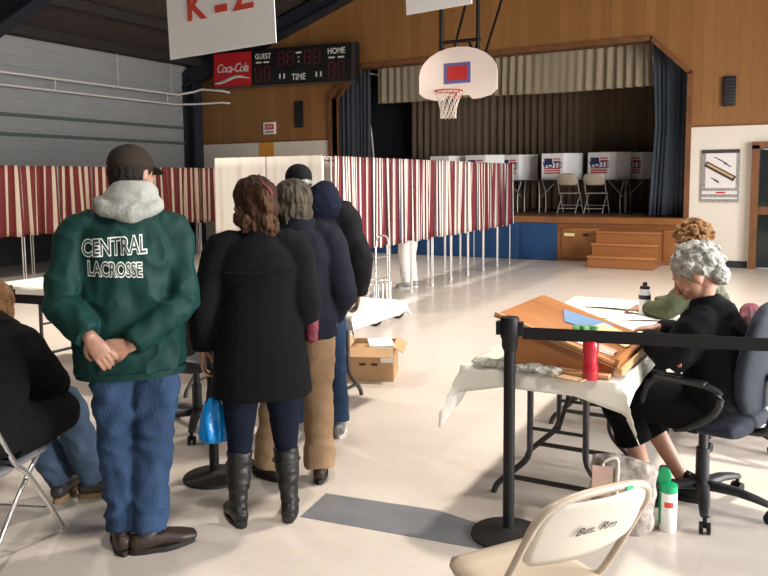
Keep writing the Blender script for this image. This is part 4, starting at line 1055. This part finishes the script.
for t, size, z, sx, kw in (('CENTRAL', .098, 1.322, .60, dict(arch=0, tilt=.04, grow=.4)), ('LACROSSE', .082, 1.233, .56, dict(tilt=-.05))):
    on_back('letter_outline', t, size, -.045, z, sx, M['letter_white'], .0058, .004, **kw)
    on_back('lettering', t, size, -.045, z, sx, M['green_inner'], .0002, .0056, **kw)

# ---- woman in black coat
wom = thing('person', 'woman with auburn pinned-up hair in a long black coat and tall black boots', 'person', (-2.195, 2.83, 0), face_rz(-.604, .797))
J = standing(.93, (-.025, .02, 1.515), headR(.75, -.05), [(-.255, -.03, 1.05), (.215, -.02, 1.03)], [(-.27, .04, .83), (.185, .12, .86)],
             [((-.05, .15, -1), (-1, 0, .1), .7), ((-.3, .8, -.4), (.7, .2, .5), .6)], [(-.125, -.02, .09), (.115, -.0, .09)], [(-.35, 1, 0), (.12, 1, 0)], hw=.165, hipw=.09)
make_body(wom, J, M['skin'], .93, .007, .95)
trousers(wom, J, M['jeans_dark'], (.165, .12), .095, .070, .052, .008, end=.36)
garment(wom, 'coat', [([(0, 0, .62), (0, 0, .76), (0, 0, .92), (0, -.005, 1.08), (0, -.01, 1.21), (0, -.01, 1.29), (.005, 0, 1.355), (.01, 0, 1.41)], [(.235, .17), (.225, .165), (.205, .15), (.185, .135), (.195, .135), (.175, .115), (.105, .09), (.072, .075)], X)] + sleeves(J, (.084, .076, .066, .052), .94, inset=.3), M['coat_black'], .009, 3, folds(.010, (5, 5, 3), 4))
MB().loft([(.005, -.0, 1.365), (.01, -.01, 1.415)], [(.092, .09), (.082, .08)], n=28, rnd=False).build('collar', M['coat_black'], wom)
MB().tube([(-.15, -.142, 1.215), (-.05, -.152, 1.21), (.05, -.152, 1.21), (.15, -.142, 1.215)], .004, n=6).build('back_seam', M['coat_black'], wom)
hair_mesh(wom, J['head'], J['R'], [((0, -.02, .035), (.096, .108, .096)), ((0, -.06, -.03), (.088, .072, .075))], M['hair_auburn'], amp=.008, fr=38)
hair_mesh(wom, J['head'], Matrix.Identity(3), [((.045, -.11, .055), (.035, .035, .04)), ((.065, -.10, .0), (.032, .035, .055)), ((.05, -.09, -.07), (.045, .04, .06)), ((.0, -.08, -.085), (.065, .04, .05)), ((.075, -.08, -.10), (.045, .035, .045)), ((-.045, -.06, -.07), (.04, .04, .045))], M['hair_tips'], amp=.016, fr=30, name='ponytail', st=(1.4, 1.4, .5))
MB().tube([(.03, -.115, 1.60), (.05, -.14, 1.585), (.065, -.142, 1.555)], .008).build('hair_clip', M['maroon'], wom)
for i, (t, zt) in enumerate((((-.35, 1, 0), .33), ((.12, 1, 0), .34))):
    an = V(J['an'][i]); kn = V(J['kn'][i]); p1 = an.lerp(kn, .68)
    t = V(t).normalized(); side = t.cross(V((0, 0, 1))); g = V((an.x, an.y, 0)); z = V((0, 0, 1))
    me = fuse(MB().loft([g+z*.06, g+z*.12, an.lerp(kn, .35), p1], [(.042, .050), (.043, .048), (.056, .062), (.062, .066)], lat=side, n=20, rnd=False)
              .loft([g-t*.045+z*.05, g+t*.04+z*.055, g+t*.12+z*.036, g+t*.17+z*.03], [(.036, .045), (.038, .042), (.042, .026), (.03, .018)], lat=side, n=18, power=2.3), .0065, 2, folds(.009, (9, 9, 16), i*5))
    b_ = link('boot', me, M['boot'], wom)
    s2 = MB(); pts = [g+t*(math.cos(2*PI*k/20)*.13+.06)+side*(math.sin(2*PI*k/20)*.04) for k in range(20)]
    s2.prism([(p.x, p.y) for p in pts], 0, .018).build('sole', M['shoe_sole'], b_)
    MB().box(g-t*.045+z*.02, (.055, .055, .035), bevel=.016).build('heel', M['shoe_sole'], b_)
    MB().tube([p1+side*.064*math.cos(a)+t*.068*math.sin(a)-z*.06 for a in [k*PI/8 for k in range(17)]], .005, lat=(0, 0, 1), sub=1).build('strap', M['boot'], b_)
# blue bag from her left hand
o = thing('shopping_bag', 'glossy bright blue bag hanging beside the belt post', 'bag', (-2.415, 2.735, .385), face_rz(-.604, .797))
me = fuse(MB().loft([(0, 0, .012), (0, 0, .04), (0, 0, .11), (0, 0, .17), (0, 0, .20)], [(.074, .04), (.077, .044), (.062, .036), (.045, .022), (.032, .012)], lat=X, n=28, power=2.6), .0055, 1, lambda p: .010*noise.noise(V((p.x*38, p.y*38, p.z*6)))); link('body', me, M['blue_bag'], o)
for y in (-.01, .01): MB().tube([(-.03, y, .19), (-.02, y, .27), (.0, y*.3, .345), (.02, y, .27), (.03, y, .19)], .004).build('handle', M['black'], o)
o = thing('shoulder_bag', 'small maroon bag with a blue tag at the black-coated woman\'s right side', 'bag', (-2.015, 2.985, .87), face_rz(-.604, .797))
me = fuse(MB().loft([(0, 0, 0), (0, 0, .08), (0, 0, .17)], [(.03, .055), (.034, .065), (.022, .05)], lat=X, n=24, power=3), .006, 2, folds(.006, (20, 20, 20))); link('body', me, M['maroon'], o)
MB().tube([(-.01, .04, .16), (-.03, .05, .3), (-.04, .0, .45), (-.03, -.05, .3), (-.01, -.04, .16)], .006).build('strap', M['coat_black'], o)
MB().box((.012, -.05, .215), (.03, .02, .09), bevel=.006).build('blue_tag', M['folder_blue'], o)
MB().cyl((.012, -.05, .26), (.012, -.05, .29), .006).build('clasp', M['chrome'], o)

# ---- third in line
th = thing('person', 'person with ash-grey bobbed hair in a navy coat and khaki trousers', 'person', (-2.33, 3.33, 0), face_rz(-.582, .813))
J = standing(.93, (-.02, .03, 1.495), headR(.15, -.1), [(-.25, -.02, 1.05), (.235, -.03, 1.03)], [(-.2, .12, .88), (.2, .1, .86)],
             [((0, .7, -.7), (-1, .2, 0), .6), ((0, .7, -.7), (1, .2, 0), .6)], [(-.17, .03, .09), (.10, -.02, .09)], [(-.6, .8, 0), (.1, 1, 0)], hw=.165, hipw=.1)
make_body(th, J, M['skin'], .93, .007, .95)
trousers(th, J, M['khaki'], (.17, .12), .098, .080, .086, .018, off_=6, sc=(5, 5, 7), end=1.06)
garment(th, 'coat', [([(0, 0, .79), (0, 0, .93), (0, 0, 1.1), (0, -.01, 1.22), (0, -.01, 1.31), (0, 0, 1.37), (.01, 0, 1.42)], [(.215, .155), (.21, .15), (.20, .145), (.20, .14), (.175, .12), (.11, .09), (.085, .085)], X)] + sleeves(J, (.09, .085, .072, .056), .94, inset=.3), M['coat_navy'], .009, 3, folds(.012, (5, 5, 5), 8))
MB().loft([(0, -.005, 1.375), (.01, -.01, 1.43)], [(.1, .095), (.092, .09)], n=28, rnd=False).build('collar', M['coat_navy'], th)
hair_mesh(th, J['head'], J['R'], [((0, -.018, .030), (.108, .118, .104)), ((0, -.045, -.045), (.100, .086, .082)), ((-.05, -.02, -.05), (.04, .05, .05)), ((.05, -.02, -.05), (.04, .05, .05)), ((0, -.065, -.095), (.075, .05, .045))], M['hair_ash'], amp=.009, fr=32)
shoe(th, (-.17, .03, .09), (-.6, .8, 0), M['shoe_brown'], M['shoe_sole'], .25, .042); shoe(th, (.10, -.02, .09), (.1, 1, 0), M['shoe_brown'], M['shoe_sole'], .25, .042)

# ---- fourth in line
fo = thing('person', 'man in a black knit cap and black jacket with navy hood, last in the queue', 'person', (-2.66, 3.94, 0), face_rz(-.52, .854))
J = standing(1.0, (-.065, .04, 1.595), headR(.3, -.1), [(-.30, -.0, 1.14), (.31, -.02, 1.12)], [(-.27, .14, .93), (.30, .1, .90)],
             [((0, .6, -.8), (-1, .2, 0), .6), ((-.1, .35, -1), (1, .1, 0), .7)], [(-.12, .0, .09), (.165, .02, .09)], [(-.1, 1, 0), (-.05, 1, 0)], hw=.205, hipw=.11)
J['neck'] = (-.02, .02, 1.47); J['upper'] = (0, .0, 1.39)
make_body(fo, J, M['skin_dark'], 1.0, .007)
trousers(fo, J, M['jeans'], (.18, .13), .10, .08, .068, .012, off_=9)
garment(fo, 'jacket', [([(0, 0, .85), (0, 0, .98), (0, 0, 1.15), (0, -.01, 1.27), (0, -.01, 1.36), (0, 0, 1.43), (-.02, .01, 1.48)], [(.215, .16), (.22, .16), (.215, .155), (.22, .15), (.205, .135), (.13, .11), (.09, .09)], X)] + sleeves(J, (.095, .086, .074, .058), .98, inset=.3), M['jacket_black'], .009, 3, folds(.016, (5, 5, 6), 12))
garment(fo, 'hood', [([(.05, -.06, 1.42), (.075, -.075, 1.48), (.075, -.06, 1.54), (.05, -.04, 1.575)], [(.13, .07), (.13, .085), (.105, .075), (.07, .05)], X)], M['hood_navy'], .008, 3, folds(.010, (8, 8, 10), 2))
hair_mesh(fo, J['head'], J['R'], [((0, -.025, -.005), (.079, .092, .07)), ((0, -.06, -.04), (.06, .045, .045))], M['hair_grey'], amp=.004)
cp = MB().ballm(Matrix.Translation((0, -.012, .045)), (.085, .104, .083), 24); me = fuse(cp, .006, 2, folds(.003, (20, 20, 6))); me.transform(Matrix.Translation(V(J['head'])) @ J['R'].to_4x4()); cap_ = link('knit_cap', me, M['cap_black'], fo)
for i in (0, 1): shoe(fo, J['an'][i], J['toe'][i], M['sneaker'], M['white_plastic'], .29, .05)

# ---- voter inside the booth
vo = thing('person', 'person in white trousers standing inside the striped booth, only legs showing', 'person', (-5.10, 10.2, 0), face_rz(-1, .1))
J = standing(.95, (0, .04, 1.52), headR(0, -.4), [(-.22, .08, 1.06), (.22, .08, 1.06)], [(-.12, .22, 1.04), (.12, .22, 1.04)],
             [((.2, 1, 0), (0, 0, 1), .6), ((-.2, 1, 0), (0, 0, 1), .6)], [(-.11, -.02, .09), (.10, -.0, .09)], [(-.1, 1, 0), (.1, 1, 0)], hw=.165, hipw=.095)
make_body(vo, J, M['skin'], .93, .009)
trousers(vo, J, M['white_cloth'], (.17, .12), .098, .082, .075, .012)
garment(vo, 'sweater', [([(0, 0, .86), (0, 0, 1.05), (0, 0, 1.2), (0, 0, 1.31), (0, 0, 1.37)], [(.18, .13), (.175, .125), (.18, .125), (.165, .11), (.09, .08)], X)] + sleeves(J, (.075, .068, .055, .04), .95), M['coat_navy'], .012, 2, None)
hair_mesh(vo, J['head'], J['R'], [((0, -.02, .03), (.087, .1, .09)), ((0, -.04, -.03), (.078, .07, .06))], M['hair_ash'], amp=.005)
for i in (0, 1): shoe(vo, J['an'][i], J['toe'][i], M['sneaker'], M['white_plastic'], .26, .045)

# ---- seated people
def seated(head, R, hip=(0, -.02, .53), waist=(0, -.02, .68), chest=(0, -.01, .85), upper=(0, .01, .96), neck=(0, .03, 1.04), hw=.165, el=None, wr=None, hand=None, kn=None, an=None, toe=None):
    return dict(hip=hip, waist=waist, chest=chest, upper=upper, neck=neck, head=head, R=R, sh=[(-hw, upper[1], upper[2]-.02), (hw, upper[1], upper[2]-.02)], el=el, wr=wr, hand=hand,
                hipj=[(-.09, hip[1]+.02, hip[2]), (.09, hip[1]+.02, hip[2])], kn=kn, an=an, toe=toe)
gr = thing('person', 'grey-haired woman in a black flowered cardigan writing at the sloping desk', 'person', (-.35, 3.86, 0), face_rz(-1, .12))
J = seated((0, .055, 1.155), headR(.12, -.55), el=[(-.215, .10, .80), (.215, .10, .80)], wr=[(-.13, .26, .865), (.10, .27, .865)],
           hand=[((.35, .9, -.1), (0, 0, 1), .7), ((-.35, .9, -.1), (.1, 0, 1), .8)], kn=[(-.10, .39, .55), (.10, .40, .55)], an=[(-.04, .25, .10), (.12, .12, .10)], toe=[(.2, -.6, 0), (.1, 1, 0)])
J['toe'] = [(-.15, 1, 0), (.1, 1, 0)]
make_body(gr, J, M['skin'], .93, .0058, 1.12)
L = [([(0, -.04, .50), (0, -.02, .56), (0, -.02, .68)], [(.18, .15), (.185, .15), (.16, .13)], X)]
for i in (0, 1):
    hp, kn, an = [V(J[k][i]) for k in ('hipj', 'kn', 'an')]; e = kn.lerp(an, .52)
    L.append(([hp, hp.lerp(kn, .5), kn, kn.lerp(e, .55), e], [.11, .105, .09, .085, .088], X))
garment(gr, 'trousers', L, M['coat_black'], .010, 3, folds(.012, (6, 6, 6), 3))
garment(gr, 'cardigan', [([(0, -.05, .56), (0, -.05, .68), (0, -.045, .80), (0, -.03, .90), (0, -.01, .97), (0, .01, 1.02), (0, .02, 1.06)], [(.20, .16), (.19, .155), (.19, .15), (.19, .135), (.165, .115), (.11, .085), (.07, .07)], X)] + sleeves(J, (.09, .083, .068, .05), .95, inset=.3), M['cardigan'], .009, 3, folds(.012, (6, 6, 6), 5))
rnd = random.Random(4)
for (x, y, z) in ((-.262, .10, .86), (-.25, .15, .875), (-.24, .20, .885), (-.255, .12, .80), (-.22, .09, .93), (-.27, .06, .78)):
    f = MB()
    for k in range(5): a = 2*PI*k/5; f.ball((x-.006, y+.007*math.cos(a), z+.007*math.sin(a)), (.004, .005, .005), 8)
    f.build('embroidered_flower', M['floral'] if rnd.random() < .5 else M['floral2'], gr)
balls = [((0, -.018, .045), (.088, .102, .088))]
for k in range(110):
    a = rnd.uniform(0, 2*PI); el_ = rnd.uniform(-.45, 1.5); x, y, z = math.cos(a)*math.cos(el_), math.sin(a)*math.cos(el_), math.sin(el_)
    if y > .35 and z < .35: continue
    if abs(x) > .8 and y > -.1 and z < .15: continue
    balls.append(((x*.086, -.02+y*.098, .042+z*.084), rnd.uniform(.014, .021)))
hair_mesh(gr, J['head'], J['R'], balls+[((0, -.075, -.03), (.06, .04, .05))], M['hair_silver'], 1.15, amp=.006, fr=60, st=(1, 1, 1), voxel=.005)
for i in (0, 1): shoe(gr, J['an'][i], J['toe'][i], M['black'], M['shoe_sole'], .25, .042)
tag(link('draped_jacket', fuse(MB().loft([(0, 0, -.1), (0, 0, .05), (0, 0, .14), (0, .02, .19)], [(.12, .03), (.16, .035), (.14, .035), (.08, .03)], lat=X, n=24), .008, 2, folds(.02, (10, 10, 8), 3)), M['maroon']), 'maroon garment draped between the grey-haired woman and her chair back', 'jacket')
dj = bpy.data.objects['draped_jacket']; dj.location = (-.16, 4.03, .80); dj.rotation_euler = (-.1, 0, face_rz(-.93, .36))

bl = thing('person', 'strawberry blond curly-haired woman in an olive patterned top, seated farther back', 'person', (-.42, 5.08, 0), face_rz(-1, .06))
J = seated((0, .155, 1.195), headR(.05, -.25), upper=(0, .12, .98), chest=(0, .09, .86), neck=(0, .13, 1.07), el=[(-.23, .24, .82), (.21, .2, .82)], wr=[(-.12, .40, .79), (.10, .40, .79)],
           hand=[((.2, .95, -.05), (-.1, 0, 1), .5), ((-.3, .9, -.05), (.1, 0, 1), .5)], kn=[(-.10, .40, .54), (.10, .40, .54)], an=[(-.1, .33, .09), (.1, .35, .09)], toe=[(0, 1, 0), (0, 1, 0)])
make_body(bl, J, M['skin'], .93, .0062, 1.0)
L = [([(0, -.03, .50), (0, -.02, .56), (0, -.02, .68)], [(.18, .15), (.18, .15), (.16, .13)], X)]
for i in (0, 1):
    hp, kn, an = [V(J[k][i]) for k in ('hipj', 'kn', 'an')]; L.append(([hp, hp.lerp(kn, .5), kn, kn.lerp(an, .5), an], [.105, .1, .08, .075, .07], X))
garment(bl, 'trousers', L, M['coat_black'], .011, 3, None)
garment(bl, 'patterned_top', [([(0, -.02, .56), (0, .01, .68), (0, .07, .82), (0, .10, .92), (0, .12, 1.0), (0, .13, 1.06), (0, .135, 1.10)], [(.19, .155), (.185, .15), (.19, .15), (.185, .135), (.15, .11), (.10, .09), (.075, .075)], X)], M['green_pattern'], .009, 3, folds(.012, (7, 7, 7), 5))
garment(bl, 'sleeves', sleeves(J, (.075, .066, .056, .045), .92, inset=.8), M['olive'], .009, 3, folds(.010, (8, 8, 8), 6))
balls = [((0, -.02, .045), (.086, .1, .088))]
for k in range(90):
    a = rnd.uniform(0, 2*PI); el_ = rnd.uniform(-.3, 1.5); x, y, z = math.cos(a)*math.cos(el_), math.sin(a)*math.cos(el_), math.sin(el_)
    if y > .4 and z < .35: continue
    balls.append(((x*.088, -.02+y*.104, .05+z*.088), rnd.uniform(.016, .024)))
hair_mesh(bl, J['head'], J['R'], balls+[((0, -.07, -.03), (.065, .045, .05))], M['hair_blond'], 1.05, amp=.010, fr=50, st=(1, 1, 1), voxel=.005)
for i in (0, 1): shoe(bl, J['an'][i], J['toe'][i], M['black'], M['shoe_sole'], .25, .042)

le = thing('person', 'seated person in a black coat and jeans, cut by the left photo edge', 'person', (-3.07, 1.97, 0), face_rz(-.35, .94))
J = seated((-.20, .44, 1.02), headR(.2, -.5), hip=(0, -.0, .54), waist=(-.02, .04, .68), chest=(-.06, .15, .80), upper=(-.10, .26, .90), neck=(-.15, .36, .96), el=[(-.32, .30, .68), (.16, .30, .70)], wr=[(-.18, .50, .66), (.10, .48, .66)],
           hand=[((.5, .8, -.2), (0, 0, 1), .8), ((-.5, .8, -.2), (0, 0, 1), .8)], kn=[(-.10, .46, .55), (.13, .47, .55)], an=[(.0, .63, .09), (.16, .67, .09)], toe=[(-.1, 1, 0), (1, .6, 0)])
J['sh'] = [(-.26, .22, .88), (.08, .22, .88)]
make_body(le, J, M['skin'], .95, .007, 1.0)
L = [([(0, -.03, .52), (0, 0, .56), (-.01, .03, .68)], [(.18, .15), (.18, .15), (.16, .13)], X)]
for i in (0, 1):
    hp, kn, an = [V(J[k][i]) for k in ('hipj', 'kn', 'an')]; L.append(([hp, hp.lerp(kn, .5), kn, kn.lerp(an, .5), an+V((0, 0, .01))], [.105, .1, .085, .08, .075], X))
garment(le, 'trousers', L, M['jeans_light'], .010, 3, folds(.018, (7, 7, 9), 5))
garment(le, 'coat', [([(0, -.06, .50), (0, -.05, .57), (-.01, .02, .68), (-.06, .12, .80), (-.10, .25, .905), (-.14, .34, .975)], [(.235, .19), (.24, .19), (.22, .17), (.215, .155), (.18, .13), (.095, .085)], X), ([(.10, .0, .54), (.12, .22, .54), (.125, .42, .53)], [(.14, .115), (.145, .115), (.13, .10)], X)] + sleeves(J, (.1, .092, .078, .055), .95, inset=.3), M['coat_black'], .010, 3, folds(.016, (5, 5, 5), 7))
hair_mesh(le, J['head'], J['R'], [((0, -.015, .04), (.096, .112, .094)), ((0, -.05, -.03), (.094, .085, .09)), ((0, -.075, -.10), (.07, .05, .06)), ((-.07, .0, -.03), (.03, .05, .07)), ((.07, .0, -.03), (.03, .05, .07))], M['hair_blond'], amp=.008, fr=32)
for i in (0, 1): shoe(le, J['an'][i], J['toe'][i], M['dark_print'], M['shoe_tan'], .28, .048)

# ================================================================== LIGHT
def area(name, loc, size, power, col, rot=(0, 0, 0), sy_=None):
    l = bpy.data.lights.new(name, 'AREA'); l.energy = power; l.color = col; l.size = size
    if sy_: l.shape = 'RECTANGLE'; l.size_y = sy_
    o = bpy.data.objects.new(name, l); C.objects.link(o); o.location = loc; o.rotation_euler = rot; return o
for i, (a, b_) in enumerate(wy):
    area('window_daylight', (XR-.05, (a+b_)/2, 2.1), 3.0, (150, 1050, 800)[i], (1.0, .97, .95), (0, math.radians(90), 0), 2.5).rotation_euler = Euler((0, math.radians(90), 0))
lamp_spots = [(-.8, 1.2), (-7.2, 1.2), (-.8, 5.8), (-7.2, 5.8), (-1.0, 10.6), (-7.4, 10.6), (-11.2, 3.0)]
for x, y in lamp_spots:
    z = ZR-abs(x-XM)*sl-1.0
    h = thing('ceiling_lamp', 'round metal high-bay lamp hanging out of frame from the ceiling', 'lamp', (x, y, z), 0, 'high-bay ceiling lamps')
    MB().lathe([(.06, .34), (.08, .2), (.22, .03), (.24, 0), (.225, .0), (.07, .18), (.0, .18)]).build('reflector', M['grey_metal'], h)
    MB().cyl((0, 0, .34), (0, 0, .95), .012).build('rod', M['black_metal'], h)
    l = area('lamp_light', (x, y, z-.02), .42, (60 if y < 4 else 155), (1.0, .90, .79)); l.data.shape = 'DISK'; l.data.spread = math.radians(115)
w = bpy.data.worlds.new('world'); bpy.context.scene.world = w; w.use_nodes = True
bg = w.node_tree.nodes['Background']; bg.inputs['Color'].default_value = (.75, .85, 1, 1); bg.inputs['Strength'].default_value = 1.0
sc = bpy.context.scene
sc.view_settings.view_transform = 'Standard'; sc.view_settings.look = 'None'; sc.view_settings.exposure = 0.25; sc.view_settings.gamma = 1.0
